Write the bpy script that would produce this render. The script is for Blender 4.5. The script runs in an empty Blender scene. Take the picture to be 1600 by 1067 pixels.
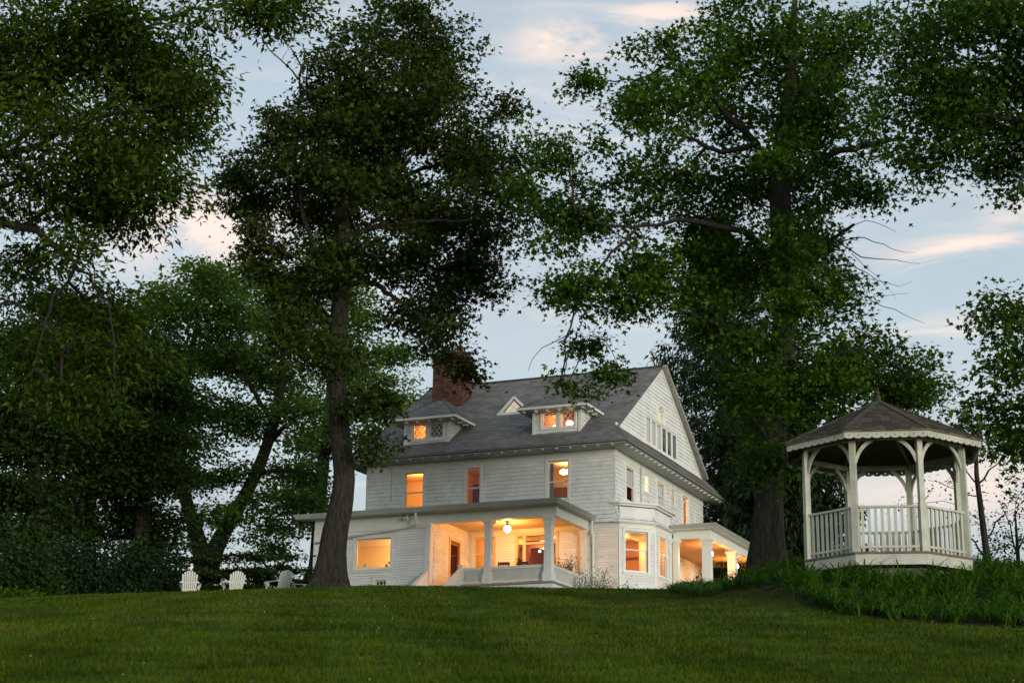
import bpy, math, random
import numpy as np
from mathutils import Vector, Matrix

rng = random.Random(11)
nr = np.random.default_rng(11)
S = bpy.context.scene
COL = S.collection
R = math.radians

# ------------------------------------------------------------------ camera
PITCH, ROLL = 0.27957, 0.01315
EYE = np.array([0.0, 0.0, 1.6])
FPX = 2600.0                                     # focal length in pixels of a 1600 wide frame
_cp, _sp, _cr, _sr = math.cos(PITCH), math.sin(PITCH), math.cos(ROLL), math.sin(ROLL)
FWD = np.array([0, _cp, _sp])
RGT = _cr * np.array([1.0, 0, 0]) + _sr * np.array([0, -_sp, _cp])
UPV = -_sr * np.array([1.0, 0, 0]) + _cr * np.array([0, -_sp, _cp])
cam = bpy.data.cameras.new('camera')
cam_ob = bpy.data.objects.new('camera', cam)
COL.objects.link(cam_ob)
S.camera = cam_ob
cam.sensor_width = 36.0
cam.lens = 36.0 * FPX / 1600.0
cam.clip_start, cam.clip_end = 0.1, 3000.0
cam.dof.use_dof = True
cam.dof.focus_distance = 62.0
cam.dof.aperture_fstop = 2.8
M = Matrix.Identity(4)
for i in range(3):
    M[i][0], M[i][1], M[i][2], M[i][3] = RGT[i], UPV[i], -FWD[i], EYE[i]
cam_ob.matrix_world = M


def at(px, py, Y):
    """World point at distance Y in front of the photographer on the sight line of photo pixel (px, py)."""
    d = FWD * FPX + RGT * (px - 800) + UPV * (533.5 - py)
    return EYE + d * (Y / d[1])


# ------------------------------------------------------------------ world, sun, exposure
SUN_EL, SUN_ROT = 3.5, 151.0
S.view_settings.view_transform = 'Standard'
S.view_settings.look = 'None'
S.view_settings.exposure = 1.95
S.view_settings.gamma = 1.0
S.view_settings.use_curve_mapping = False
S.render.engine = 'CYCLES'
cy = S.cycles
cy.use_denoising = True
cy.max_bounces, cy.diffuse_bounces, cy.glossy_bounces, cy.transmission_bounces = 7, 4, 3, 4
cy.transparent_max_bounces = 8
cy.caustics_reflective = cy.caustics_refractive = False
cy.sample_clamp_indirect = 4.0
cy.use_adaptive_sampling = True
cy.adaptive_threshold = 0.01

world = bpy.data.worlds.new('World')
S.world = world
world.use_nodes = True


def build_world():
    nt = world.node_tree
    N, L = nt.nodes, nt.links

    def math_(op, a, b=None, c=None, clamp=False):
        n = N.new('ShaderNodeMath')
        n.operation = op
        n.use_clamp = clamp
        for i, x in enumerate((a, b, c)):
            if x is None:
                continue
            if isinstance(x, (int, float)):
                n.inputs[i].default_value = x
            else:
                L.new(x, n.inputs[i])
        return n.outputs[0]

    def mix(fac, a, b):
        n = N.new('ShaderNodeMix')
        n.data_type = 'RGBA'
        if isinstance(fac, (int, float)):
            n.inputs[0].default_value = fac
        else:
            L.new(fac, n.inputs[0])
        for i, x in ((6, a), (7, b)):
            if isinstance(x, tuple):
                n.inputs[i].default_value = (*x, 1)
            else:
                L.new(x, n.inputs[i])
        return n.outputs[2]

    def ramp(x, lo, hi):
        n = N.new('ShaderNodeMapRange')
        n.interpolation_type = 'SMOOTHSTEP'
        L.new(x, n.inputs[0])
        n.inputs[1].default_value, n.inputs[2].default_value = lo, hi
        return n.outputs[0]

    def noise(vec, scale, detail, rough, dist=0.0):
        n = N.new('ShaderNodeTexNoise')
        L.new(vec, n.inputs['Vector'])
        n.inputs['Scale'].default_value = scale
        n.inputs['Detail'].default_value = detail
        n.inputs['Roughness'].default_value = rough
        n.inputs['Distortion'].default_value = dist
        return n.outputs[0]

    bg = N['Background']
    sky = N.new('ShaderNodeTexSky')
    sky.sky_type = 'NISHITA'
    sky.sun_disc = False
    sky.sun_elevation = R(SUN_EL)
    sky.sun_rotation = R(SUN_ROT)
    sky.air_density, sky.dust_density, sky.ozone_density = 1.0, 1.0, 1.2
    tc = N.new('ShaderNodeTexCoord')
    sep = N.new('ShaderNodeSeparateXYZ')
    L.new(tc.outputs['Generated'], sep.inputs[0])
    zc = math_('MAXIMUM', sep.outputs[2], 0.0)
    zz = math_('ADD', zc, 0.22)
    com = N.new('ShaderNodeCombineXYZ')
    L.new(math_('DIVIDE', sep.outputs[0], zz), com.inputs[0])
    L.new(math_('DIVIDE', sep.outputs[1], zz), com.inputs[1])
    pl = com.outputs[0]
    n_big = noise(pl, 1.7, 6, .55, .3)
    n_fine = noise(pl, 7.0, 8, .62, .5)
    mp = N.new('ShaderNodeMapping')
    L.new(tc.outputs['Generated'], mp.inputs[0])
    mp.inputs['Rotation'].default_value = (0, R(-12), 0)
    mp.inputs['Scale'].default_value = (4.0, 4.0, 26.0)
    n_str = noise(mp.outputs[0], 2.2, 8, .6, .6)
    # thin high overcast: a grey veil in front of the blue
    veil = math_('ADD', math_('MULTIPLY', ramp(n_big, .32, .68), .34), .50)
    col = mix(veil, sky.outputs[0], (1.72, 1.92, 2.12))
    # darker grey-violet patches low in the sky
    dark = math_('MULTIPLY', ramp(noise(pl, 1.6, 6, .55, .4), .48, .66), .50)
    col = mix(dark, col, (1.38, 1.50, 1.66))
    # grey-violet haze band along the horizon
    band = math_('MULTIPLY', math_('SUBTRACT', 1.0, ramp(zc, .10, .30)), .62)
    col = mix(band, col, (1.30, 1.46, 1.62))
    # pale warm streaks and puffs that still catch the sun
    warm = math_('MULTIPLY', ramp(n_str, .50, .76), .34)
    col = mix(warm, col, (2.75, 2.38, 2.15))
    for px, py, w, h, tilt, amount, edge in (
            (880, 62, 75, 34, 8, .95, .44), (985, 40, 85, 26, 12, .75, .46), (790, 150, 140, 30, 4, .55, .46), (980, 195, 120, 22, 5, .55, .45),
            (1040, 18, 70, 16, 4, .5, .45), (320, 360, 130, 60, 0, .85, .36), (1500, 385, 95, 15, 9, .85, .42), (1440, 425, 120, 14, 7, .8, .42), (1490, 525, 130, 20, 6, .85, .40),
            (1600, 340, 60, 30, 10, .5, .4), (1560, 760, 110, 50, 0, .55, .3), (1380, 770, 160, 36, 4, .42, .3), (560, 450, 60, 30, 0, .4, .35)):
        c = FWD * FPX + RGT * (px - 800) + UPV * (533.5 - py)
        c = c / np.linalg.norm(c)
        t = R(tilt)
        hx = RGT * math.cos(t) + UPV * math.sin(t)
        vx = np.cross(c, hx)
        d2 = None
        for ax, rad in ((hx, w), (vx, h)):
            dn = N.new('ShaderNodeVectorMath')
            dn.operation = 'DOT_PRODUCT'
            L.new(tc.outputs['Generated'], dn.inputs[0])
            dn.inputs[1].default_value = tuple(ax)
            q = math_('MULTIPLY', math_('SUBTRACT', dn.outputs['Value'], float(ax @ c)), FPX / rad)
            q = math_('MULTIPLY', q, q)
            d2 = q if d2 is None else math_('ADD', d2, q)
        fwd_ok = N.new('ShaderNodeVectorMath')
        fwd_ok.operation = 'DOT_PRODUCT'
        L.new(tc.outputs['Generated'], fwd_ok.inputs[0])
        fwd_ok.inputs[1].default_value = tuple(c)
        g = math_('POWER', 2.718, math_('MULTIPLY', d2, -1.0))
        g = math_('MULTIPLY', g, math_('GREATER_THAN', fwd_ok.outputs['Value'], 0.3))
        nn = ramp(n_fine if h > 28 else n_str, edge, edge + .2)
        m = math_('MULTIPLY', math_('MULTIPLY', g, nn), amount, clamp=True)
        col = mix(m, col, (3.3, 2.58, 2.16))
    L.new(col, bg.inputs[0])
    bg.inputs[1].default_value = 0.095


build_world()
sun = bpy.data.lights.new('sun', 'SUN')
sun.energy = 0.56
sun.angle = R(14)
sun.color = (1.0, 0.96, 0.86)
sun_ob = bpy.data.objects.new('sun', sun)
COL.objects.link(sun_ob)
_sd = Vector((math.sin(R(SUN_ROT)) * math.cos(R(SUN_EL)), math.cos(R(SUN_ROT)) * math.cos(R(SUN_EL)), math.sin(R(SUN_EL))))
sun_ob.rotation_euler = _sd.to_track_quat('Z', 'Y').to_euler()


# ------------------------------------------------------------------ helpers
def setp(o, label=None, cat=None, group=None, kind=None):
    if label:
        o['label'] = label
    if cat:
        o['category'] = cat
    if group:
        o['group'] = group
    if kind:
        o['kind'] = kind
    return o


def empty(name, loc, rz=0.0, label=None, cat=None, group=None):
    o = bpy.data.objects.new(name, None)
    COL.objects.link(o)
    o.location = tuple(float(c) for c in loc)
    o.rotation_euler = (0, 0, rz)
    return setp(o, label, cat, group)


def link_mesh(name, me, parent=None, kind=None):
    o = bpy.data.objects.new(name, me)
    COL.objects.link(o)
    if parent is not None:
        o.parent = parent
    if kind:
        o['kind'] = kind
    return o


def np_mesh(name, V, F, mat, parent=None, kind=None, smooth=False):
    """V (n,3), F (m,k) numpy arrays -> mesh object."""
    me = bpy.data.meshes.new(name)
    V = np.asarray(V, dtype=np.float32)
    F = np.asarray(F, dtype=np.int32)
    k = F.shape[1]
    me.vertices.add(len(V))
    me.vertices.foreach_set('co', V.ravel())
    me.loops.add(F.size)
    me.loops.foreach_set('vertex_index', F.ravel())
    me.polygons.add(len(F))
    me.polygons.foreach_set('loop_start', np.arange(0, F.size, k, dtype=np.int32))
    me.polygons.foreach_set('loop_total', np.full(len(F), k, dtype=np.int32))
    if smooth:
        me.polygons.foreach_set('use_smooth', np.ones(len(F), dtype=bool))
    me.update(calc_edges=True)
    me.materials.append(mat)
    return link_mesh(name, me, parent, kind)


class Frame:
    """A wall's own axes: a along the wall, b out of it, z up."""
    def __init__(self, p, u, n):
        self.p, self.u, self.n = Vector(p), Vector(u).normalized(), Vector(n).normalized()

    def __call__(self, a, b, z):
        q = self.p + self.u * a + self.n * b
        return (q.x, q.y, q.z + z)


class MB:
    def __init__(self):
        self.v, self.f = [], []

    def add(self, vs, fs):
        o = len(self.v)
        self.v.extend(tuple(x) for x in vs)
        self.f.extend(tuple(i + o for i in f) for f in fs)
        return self

    def hexa(self, p):
        """p: 4 bottom corners (loop) then 4 top corners."""
        return self.add(p, [(3, 2, 1, 0), (4, 5, 6, 7), (0, 1, 5, 4), (1, 2, 6, 5), (2, 3, 7, 6), (3, 0, 4, 7)])

    def box(self, x0, x1, y0, y1, z0, z1):
        return self.hexa([(x0, y0, z0), (x1, y0, z0), (x1, y1, z0), (x0, y1, z0), (x0, y0, z1), (x1, y0, z1), (x1, y1, z1), (x0, y1, z1)])

    def fbox(self, fr, a0, a1, b0, b1, z0, z1):
        return self.hexa([fr(a0, b1, z0), fr(a1, b1, z0), fr(a1, b0, z0), fr(a0, b0, z0), fr(a0, b1, z1), fr(a1, b1, z1), fr(a1, b0, z1), fr(a0, b0, z1)])

    def bar(self, p, q, w, h, up=(0, 0, 1)):
        p, q = Vector(p), Vector(q)
        d = (q - p).normalized()
        s = d.cross(Vector(up))
        s = s.normalized() if s.length > 1e-6 else Vector((1, 0, 0))
        t = s.cross(d).normalized()
        s, t = s * w / 2, t * h / 2
        return self.hexa([p - s - t, p + s - t, q + s - t, q - s - t, p - s + t, p + s + t, q + s + t, q - s + t])

    def quad(self, a, b, c, d):
        return self.add([a, b, c, d], [(0, 1, 2, 3)])

    def poly(self, pts):
        return self.add(pts, [tuple(range(len(pts)))])

    def prism(self, pts, off):
        """closed prism: polygon pts (3D loop) extruded by the vector off."""
        n = len(pts)
        o = Vector(off)
        a = [Vector(p) for p in pts]
        b = [p + o for p in a]
        return self.add(a + b, [tuple(range(n - 1, -1, -1)), tuple(range(n, 2 * n))] + [(i, (i + 1) % n, n + (i + 1) % n, n + i) for i in range(n)])

    def tube(self, pts, rad, n=8, cap=True):
        pts = [Vector(p) for p in pts]
        if not hasattr(rad, '__len__'):
            rad = [rad] * len(pts)
        vs, fs = [], []
        prev = None
        for i, p in enumerate(pts):
            d = (pts[min(i + 1, len(pts) - 1)] - pts[max(i - 1, 0)]).normalized()
            if prev is None:
                s = d.orthogonal().normalized()
            else:
                s = (prev - d * prev.dot(d)).normalized()
            prev = s
            t = d.cross(s)
            for k in range(n):
                a = 2 * math.pi * k / n
                vs.append(p + (s * math.cos(a) + t * math.sin(a)) * rad[i])
        for i in range(len(pts) - 1):
            for k in range(n):
                fs.append((i * n + k, i * n + (k + 1) % n, (i + 1) * n + (k + 1) % n, (i + 1) * n + k))
        if cap:
            fs.append(tuple(range(n - 1, -1, -1)))
            fs.append(tuple((len(pts) - 1) * n + k for k in range(n)))
        return self.add(vs, fs)

    def lathe(self, c, prof, n=16):
        """prof: list of (radius, z)"""
        vs = []
        for r, z in prof:
            for k in range(n):
                a = 2 * math.pi * k / n
                vs.append((c[0] + r * math.cos(a), c[1] + r * math.sin(a), c[2] + z))
        fs = []
        for i in range(len(prof) - 1):
            for k in range(n):
                fs.append((i * n + k, i * n + (k + 1) % n, (i + 1) * n + (k + 1) % n, (i + 1) * n + k))
        fs.append(tuple(range(n - 1, -1, -1)))
        fs.append(tuple((len(prof) - 1) * n + k for k in range(n)))
        return self.add(vs, fs)

    def mesh(self, name, mat, smooth=False):
        me = bpy.data.meshes.new(name)
        me.from_pydata(self.v, [], self.f)
        if smooth:
            for p in me.polygons:
                p.use_smooth = True
        me.materials.append(mat)
        me.update()
        return me

    def build(self, name, mat, parent=None, kind=None, smooth=False):
        return link_mesh(name, self.mesh(name, mat, smooth), parent, kind)


# ------------------------------------------------------------------ materials
def nodes_of(name):
    m = bpy.data.materials.new(name)
    m.use_nodes = True
    return m, m.node_tree.nodes, m.node_tree.links, m.node_tree.nodes['Principled BSDF']


def pmat(name, base, rough=.7, var=.12, scale=3.0, detail=6, bump=0.0, bscale=40.0, island=0.0, dark=None, metallic=0.0, spec=.4, stretch=None, lohi=(.3, .7), bdist=.03):
    """Principled material: base colour broken up by noise (var), by mesh island (island), towards a second colour (dark), with relief (bump)."""
    m, N, L, P = nodes_of(name)
    tc = N.new('ShaderNodeTexCoord')
    vec = tc.outputs['Object']
    if stretch:
        mp = N.new('ShaderNodeMapping')
        mp.inputs['Scale'].default_value = stretch
        L.new(vec, mp.inputs[0])
        vec = mp.outputs[0]
    n = N.new('ShaderNodeTexNoise')
    L.new(vec, n.inputs['Vector'])
    n.inputs['Scale'].default_value = scale
    n.inputs['Detail'].default_value = detail
    n.inputs['Roughness'].default_value = .6
    mr = N.new('ShaderNodeMapRange')
    L.new(n.outputs[0], mr.inputs[0])
    mr.inputs[1].default_value, mr.inputs[2].default_value = lohi
    mx = N.new('ShaderNodeMix')
    mx.data_type = 'RGBA'
    L.new(mr.outputs[0], mx.inputs[0])
    d = dark if dark else tuple(c * (1 - var * 1.6) for c in base)
    mx.inputs[6].default_value = (*d, 1)
    mx.inputs[7].default_value = (*[c * (1 + var * .5) for c in base], 1)
    out = mx.outputs[2]
    if island:
        g = N.new('ShaderNodeNewGeometry')
        hs = N.new('ShaderNodeHueSaturation')
        a = N.new('ShaderNodeMapRange')
        L.new(g.outputs['Random Per Island'], a.inputs[0])
        a.inputs[3].default_value, a.inputs[4].default_value = 1 - island, 1 + island
        L.new(a.outputs[0], hs.inputs['Value'])
        L.new(out, hs.inputs['Color'])
        out = hs.outputs[0]
    L.new(out, P.inputs['Base Color'])
    P.inputs['Roughness'].default_value = rough
    P.inputs['Metallic'].default_value = metallic
    P.inputs['Specular IOR Level'].default_value = spec
    if bump:
        b = N.new('ShaderNodeBump')
        nb = N.new('ShaderNodeTexNoise')
        L.new(vec, nb.inputs['Vector'])
        nb.inputs['Scale'].default_value = bscale
        nb.inputs['Detail'].default_value = 5
        L.new(nb.outputs[0], b.inputs['Height'])
        b.inputs['Strength'].default_value = bump
        b.inputs['Distance'].default_value = bdist
        L.new(b.outputs[0], P.inputs['Normal'])
    return m


def leafmat(name, a, b, c, trans=.3, rough=.55):
    """Leaf material: each leaf its own mix of three greens, part of the light passing through."""
    m, N, L, P = nodes_of(name)
    g = N.new('ShaderNodeNewGeometry')
    cr = N.new('ShaderNodeValToRGB')
    L.new(g.outputs['Random Per Island'], cr.inputs[0])
    e = cr.color_ramp.elements
    e[0].position, e[0].color = 0.0, (*a, 1)
    e[1].position, e[1].color = .55, (*b, 1)
    x = cr.color_ramp.elements.new(1.0)
    x.color = (*c, 1)
    L.new(cr.outputs[0], P.inputs['Base Color'])
    P.inputs['Roughness'].default_value = rough
    P.inputs['Specular IOR Level'].default_value = .10
    tr = N.new('ShaderNodeBsdfTranslucent')
    mul = N.new('ShaderNodeMix')
    mul.data_type = 'RGBA'
    mul.blend_type = 'MULTIPLY'
    mul.inputs[0].default_value = 1
    L.new(cr.outputs[0], mul.inputs[6])
    mul.inputs[7].default_value = (1.3, 1.5, .6, 1)
    L.new(mul.outputs[2], tr.inputs[0])
    mixs = N.new('ShaderNodeMixShader')
    mixs.inputs[0].default_value = trans
    L.new(P.outputs[0], mixs.inputs[1])
    L.new(tr.outputs[0], mixs.inputs[2])
    L.new(mixs.outputs[0], N['Material Output'].inputs[0])
    return m


def glassmat(name, tint=(1, 1, 1), gloss=.10):
    m, N, L, P = nodes_of(name)
    N.remove(P)
    t = N.new('ShaderNodeBsdfTransparent')
    t.inputs[0].default_value = (*tint, 1)
    g = N.new('ShaderNodeBsdfGlossy')
    g.inputs['Roughness'].default_value = .03
    lw = N.new('ShaderNodeFresnel')
    lw.inputs[0].default_value = 1.45
    mr = N.new('ShaderNodeMapRange')
    L.new(lw.outputs[0], mr.inputs[0])
    mr.inputs[3].default_value, mr.inputs[4].default_value = gloss * .1, .9
    mx = N.new('ShaderNodeMixShader')
    L.new(mr.outputs[0], mx.inputs[0])
    L.new(t.outputs[0], mx.inputs[1])
    L.new(g.outputs[0], mx.inputs[2])
    L.new(mx.outputs[0], N['Material Output'].inputs[0])
    return m


def emitmat(name, col, s):
    m, N, L, P = nodes_of(name)
    P.inputs['Base Color'].default_value = (.8, .8, .75, 1)
    P.inputs['Emission Color'].default_value = (*col, 1)
    P.inputs['Emission Strength'].default_value = s
    return m


WHITE = pmat('white_painted_wood', (.80, .82, .78), .55, .11, 1.2, bump=.06, bscale=60, island=.05)
TRIM = pmat('white_trim_paint', (.79, .80, .73), .5, .05, 2.0, bump=.04)
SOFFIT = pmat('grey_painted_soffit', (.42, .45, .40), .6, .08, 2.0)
ROOF = pmat('grey_roof_shingle', (.190, .182, .172), .9, .22, 1.1, bump=.25, bscale=90, island=.22)
BRICK = pmat('red_brick', (.165, .062, .044), .9, .35, 3, bump=.3, bscale=60, island=.45, dark=(.07, .035, .028))
MORTAR = pmat('mortar', (.20, .15, .13), .9, .15, 8, bump=.2)
CREAM = pmat('cream_interior_wall', (.70, .56, .36), .7, .05, 1.5)
AMBER = pmat('amber_interior_wall', (.58, .36, .17), .7, .08, 1.5)
WOOD = pmat('red_stained_wood', (.20, .045, .018), .35, .25, 5, stretch=(6, 6, .7))
DARKWOOD = pmat('dark_stained_wood', (.09, .03, .015), .4, .25, 5)
FLOORW = pmat('grey_porch_floor', (.28, .27, .25), .5, .15, 4)
GLASS = glassmat('window_glass')
DARKGLASS = glassmat('dark_window_glass', (.5, .5, .5), .12)
CURTAIN = pmat('white_curtain', (.72, .74, .76), .8, .06, 3, stretch=(14, 14, .5))
BLACK = pmat('black_iron', (.02, .02, .02), .5, .1)
GAZWHITE_SHADED = pmat('gazebo_shaded_white', (.50, .51, .42), .55, .12, 3.0, bump=.08, bscale=30, island=.06, dark=(.36, .37, .29))  # white paint darkened: the shade of overhanging trees is put into the colour
GAZROOF = pmat('gazebo_brown_shingle', (.066, .054, .034), .9, .4, 2.0, bump=.4, bscale=60, island=.55, dark=(.026, .023, .015))
GAZWOOD = pmat('gazebo_bare_wood', (.16, .13, .10), .8, .2, 3)
STONE = pmat('grey_foundation_stone', (.22, .22, .20), .9, .2, 3, bump=.3, bscale=15)
BARK = pmat('grey_brown_bark', (.034, .031, .019), .95, .35, 5, bump=1.0, bscale=9, dark=(.012, .011, .007), stretch=(3.2, 3.2, .42), lohi=(.41, .58), bdist=.10)
BARK_SHADED = pmat('shaded_bark', (.027, .025, .016), .95, .35, 5, bump=1.0, bscale=9, dark=(.010, .009, .006), stretch=(3.2, 3.2, .42), lohi=(.41, .58), bdist=.10)  # darker copy of the bark above, crown shade put into its colour
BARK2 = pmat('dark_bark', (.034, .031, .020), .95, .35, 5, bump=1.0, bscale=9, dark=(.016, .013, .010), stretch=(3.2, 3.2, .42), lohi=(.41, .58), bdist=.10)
TWIG = pmat('twig_bark', (.026, .022, .018), .9, .25, 6)
CHAIRW = pmat('white_chair_paint', (.70, .72, .66), .5, .08, 5, island=.05)
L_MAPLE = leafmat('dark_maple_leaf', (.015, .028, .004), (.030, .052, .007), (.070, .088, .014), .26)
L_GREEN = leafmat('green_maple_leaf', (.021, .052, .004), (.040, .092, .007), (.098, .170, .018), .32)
L_RIGHT = leafmat('deep_green_leaf', (.019, .046, .004), (.036, .082, .007), (.076, .134, .014), .30)
L_FINE = leafmat('fine_leaf', (.019, .038, .003), (.036, .068, .005), (.095, .132, .011), .34)
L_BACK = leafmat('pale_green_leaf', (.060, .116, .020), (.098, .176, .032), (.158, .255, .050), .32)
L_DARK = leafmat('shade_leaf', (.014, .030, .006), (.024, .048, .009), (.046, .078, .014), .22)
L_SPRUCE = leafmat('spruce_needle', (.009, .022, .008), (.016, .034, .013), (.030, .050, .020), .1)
L_LILY = leafmat('daylily_leaf', (.030, .074, .008), (.052, .122, .013), (.098, .195, .025), .30, .4)
def grassmat():
    m, N, L, P = nodes_of('grass_blade')
    g = N.new('ShaderNodeNewGeometry')
    def noise(sc, d, lo, hi):
        n = N.new('ShaderNodeTexNoise')
        L.new(g.outputs['Position'], n.inputs['Vector'])
        n.inputs['Scale'].default_value, n.inputs['Detail'].default_value = sc, d
        r_ = N.new('ShaderNodeMapRange')
        L.new(n.outputs[0], r_.inputs[0])
        r_.inputs[1].default_value, r_.inputs[2].default_value = lo, hi
        return r_.outputs[0]
    def mix(f, a, b):
        x = N.new('ShaderNodeMix')
        x.data_type = 'RGBA'
        L.new(f, x.inputs[0])
        for k, c in ((6, a), (7, b)):
            if isinstance(c, tuple):
                x.inputs[k].default_value = (*c, 1)
            else:
                L.new(c, x.inputs[k])
        return x.outputs[2]
    c = mix(noise(.55, 4, .36, .62), (.028, .057, .004), (.058, .095, .007))
    c = mix(noise(2.3, 5, .54, .72), c, (.086, .096, .010))
    c = mix(noise(.23, 3, .60, .80), c, (.100, .104, .020))
    c2 = mix(g.outputs['Random Per Island'], (.35, .38, .36), (1.5, 1.45, 1.2))
    mu = N.new('ShaderNodeMix')
    mu.data_type, mu.blend_type = 'RGBA', 'MULTIPLY'
    mu.inputs[0].default_value = 1
    L.new(c, mu.inputs[6])
    L.new(c2, mu.inputs[7])
    L.new(mu.outputs[2], P.inputs['Base Color'])
    P.inputs['Roughness'].default_value = .7
    P.inputs['Specular IOR Level'].default_value = .04
    return m


L_GRASS = grassmat()
GLOBE = emitmat('lit_globe', (1.0, .80, .52), 7.0)
GLOBE2 = emitmat('lit_crystal', (1.0, .68, .34), 3.0)


# ------------------------------------------------------------------ terrain
def sstep(x, a, b):
    t = np.clip((np.asarray(x, float) - a) / (b - a), 0, 1)
    return t * t * (3 - 2 * t)


def herm(Y, y0, z0, m0, y1, z1, m1):
    h = y1 - y0
    t = np.clip((Y - y0) / h, 0, 1)
    return (2 * t**3 - 3 * t**2 + 1) * z0 + (t**3 - 2 * t**2 + t) * h * m0 + (-2 * t**3 + 3 * t**2) * z1 + (t**3 - t**2) * h * m1


def ground(X, Y):
    X, Y = np.asarray(X, float), np.asarray(Y, float)
    q = .36 + .1585 * Y - .00007 * Y * Y
    q50, m50 = .36 + .1585 * 50 - .175, .1515
    z = np.where(Y < 50, q, np.where(Y < 61, herm(Y, 50, q50, m50, 61, 9.74, .1335), herm(Y, 61, 9.74, .1335, 68, 10.22, .0)))
    z = np.where(Y < 0, .36 + .1585 * np.maximum(Y, -30) * .6, z)
    left = .046 * np.clip(-X - 5, 0, 26) * sstep(Y, 8, 56)
    bump = .80 * np.exp(-((X - 9.0) / 3.6) ** 4 - ((Y - 37.5) / 4.6) ** 4) + .10 * sstep(X, 2, 5) * sstep(Y, 27, 33) * (1 - sstep(Y, 46, 56))
    und = .035 * np.sin(X * .9 + Y * .23) * np.sin(Y * .41 - X * .17) * sstep(Y, 6, 14) * (1 - sstep(Y, 52, 60))
    return z - left + bump + und


def gz(x, y):
    return float(ground(x, y))


def build_lawn():
    def axis(lo, hi, step, far_lo, far_hi):
        core = list(np.arange(lo, hi + 1e-6, step))
        a, s = [], step
        x = lo
        while x > far_lo:
            s *= 1.35
            x -= s
            a.append(x)
        b, s, x = [], step, hi
        while x < far_hi:
            s *= 1.35
            x += s
            b.append(x)
        return np.array(a[::-1] + core + b)
    xs, ys = axis(-30, 26, .6, -900, 900), axis(4, 76, .6, -120, 1500)
    XX, YY = np.meshgrid(xs, ys)
    ZZ = ground(XX, YY)
    V = np.stack([XX, YY, ZZ], -1).reshape(-1, 3)
    nx, ny = len(xs), len(ys)
    i = (np.arange(ny - 1)[:, None] * nx + np.arange(nx - 1)[None]).ravel()
    F = np.stack([i, i + 1, i + nx + 1, i + nx], 1)
    m, N, L, P = nodes_of('lawn_turf')
    tc = N.new('ShaderNodeTexCoord')
    def noise(s, d=5, r=.6):
        n = N.new('ShaderNodeTexNoise')
        L.new(tc.outputs['Object'], n.inputs['Vector'])
        n.inputs['Scale'].default_value, n.inputs['Detail'].default_value, n.inputs['Roughness'].default_value = s, d, r
        return n.outputs[0]
    def mix(f, a, b):
        x = N.new('ShaderNodeMix')
        x.data_type = 'RGBA'
        L.new(f, x.inputs[0])
        for k, c in ((6, a), (7, b)):
            if isinstance(c, tuple):
                x.inputs[k].default_value = (*c, 1)
            else:
                L.new(c, x.inputs[k])
        return x.outputs[2]
    def rmp(x, a, b):
        n = N.new('ShaderNodeMapRange')
        n.interpolation_type = 'SMOOTHSTEP'
        L.new(x, n.inputs[0])
        n.inputs[1].default_value, n.inputs[2].default_value = a, b
        return n.outputs[0]
    c = mix(rmp(noise(.55), .36, .62), (.026, .044, .003), (.050, .073, .005))
    c = mix(rmp(noise(2.3, 6), .50, .68), c, (.072, .090, .012))
    c = mix(rmp(noise(14, 4), .4, .7), c, (.020, .030, .008))
    L.new(c, P.inputs['Base Color'])
    P.inputs['Roughness'].default_value = .95
    P.inputs['Specular IOR Level'].default_value = .1
    b = N.new('ShaderNodeBump')
    L.new(noise(30, 4), b.inputs['Height'])
    b.inputs['Strength'].default_value, b.inputs['Distance'].default_value = .8, .05
    L.new(b.outputs[0], P.inputs['Normal'])
    o = np_mesh('lawn', V, F, m, smooth=True)
    setp(o, 'sloping mown lawn rising to the crest in front of the house', 'lawn', kind='structure')


build_lawn()

# ------------------------------------------------------------------ the house
HZ = 10.9
HOUSE = empty('house', (4.594, 71.853, HZ), -0.40639,
              'large white clapboard and shingle house with grey gabled roof, dormers and glowing windows', 'house')
FRONT = Frame((0, 0, 0), (1, 0, 0), (0, -1, 0))            # main front wall
PORCH = Frame((0, -3.9, 0), (1, 0, 0), (0, -1, 0))         # front of the left wing and porch
SIDE = Frame((0, 0, 0), (0, 1, 0), (1, 0, 0))              # gable side
XL, XW = -12.3, -12.7                                      # left end of the main body, of the wing
DEPTH, RIDGE_Y, RIDGE_Z, GB_Z, EAVE_Z = 13.3, 6.65, 11.9, 7.56, 6.65


def spans(lo, hi, holes):
    out, x = [], lo
    for a, b in sorted(holes):
        if a > x:
            out.append((x, min(a, hi)))
        x = max(x, b)
    if x < hi:
        out.append((x, hi))
    return [(a, b) for a, b in out if b - a > .004]


def backing(mb, fr, Lf, Rf, z0, z1, holes, thick=.14, brk=()):
    """Wall slab with openings (a0,a1,z0,z1), ends given as functions of z."""
    zs = sorted({z0, z1, *[z for h in holes for z in h[2:] if z0 < z < z1], *[b for b in brk if z0 < b < z1]})
    for za, zb in zip(zs, zs[1:]):
        zm = (za + zb) / 2
        hs = [(h[0], h[1]) for h in holes if h[2] < zm < h[3]]
        for a, b in spans(Lf(zm), Rf(zm), hs):
            la = Lf(za) if abs(a - Lf(zm)) < 1e-6 else a
            lb = Lf(zb) if abs(a - Lf(zm)) < 1e-6 else a
            ra = Rf(za) if abs(b - Rf(zm)) < 1e-6 else b
            rb = Rf(zb) if abs(b - Rf(zm)) < 1e-6 else b
            mb.hexa([fr(la, -thick, za), fr(ra, -thick, za), fr(ra, 0, za), fr(la, 0, za), fr(lb, -thick, zb), fr(rb, -thick, zb), fr(rb, 0, zb), fr(lb, 0, zb)])


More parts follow.
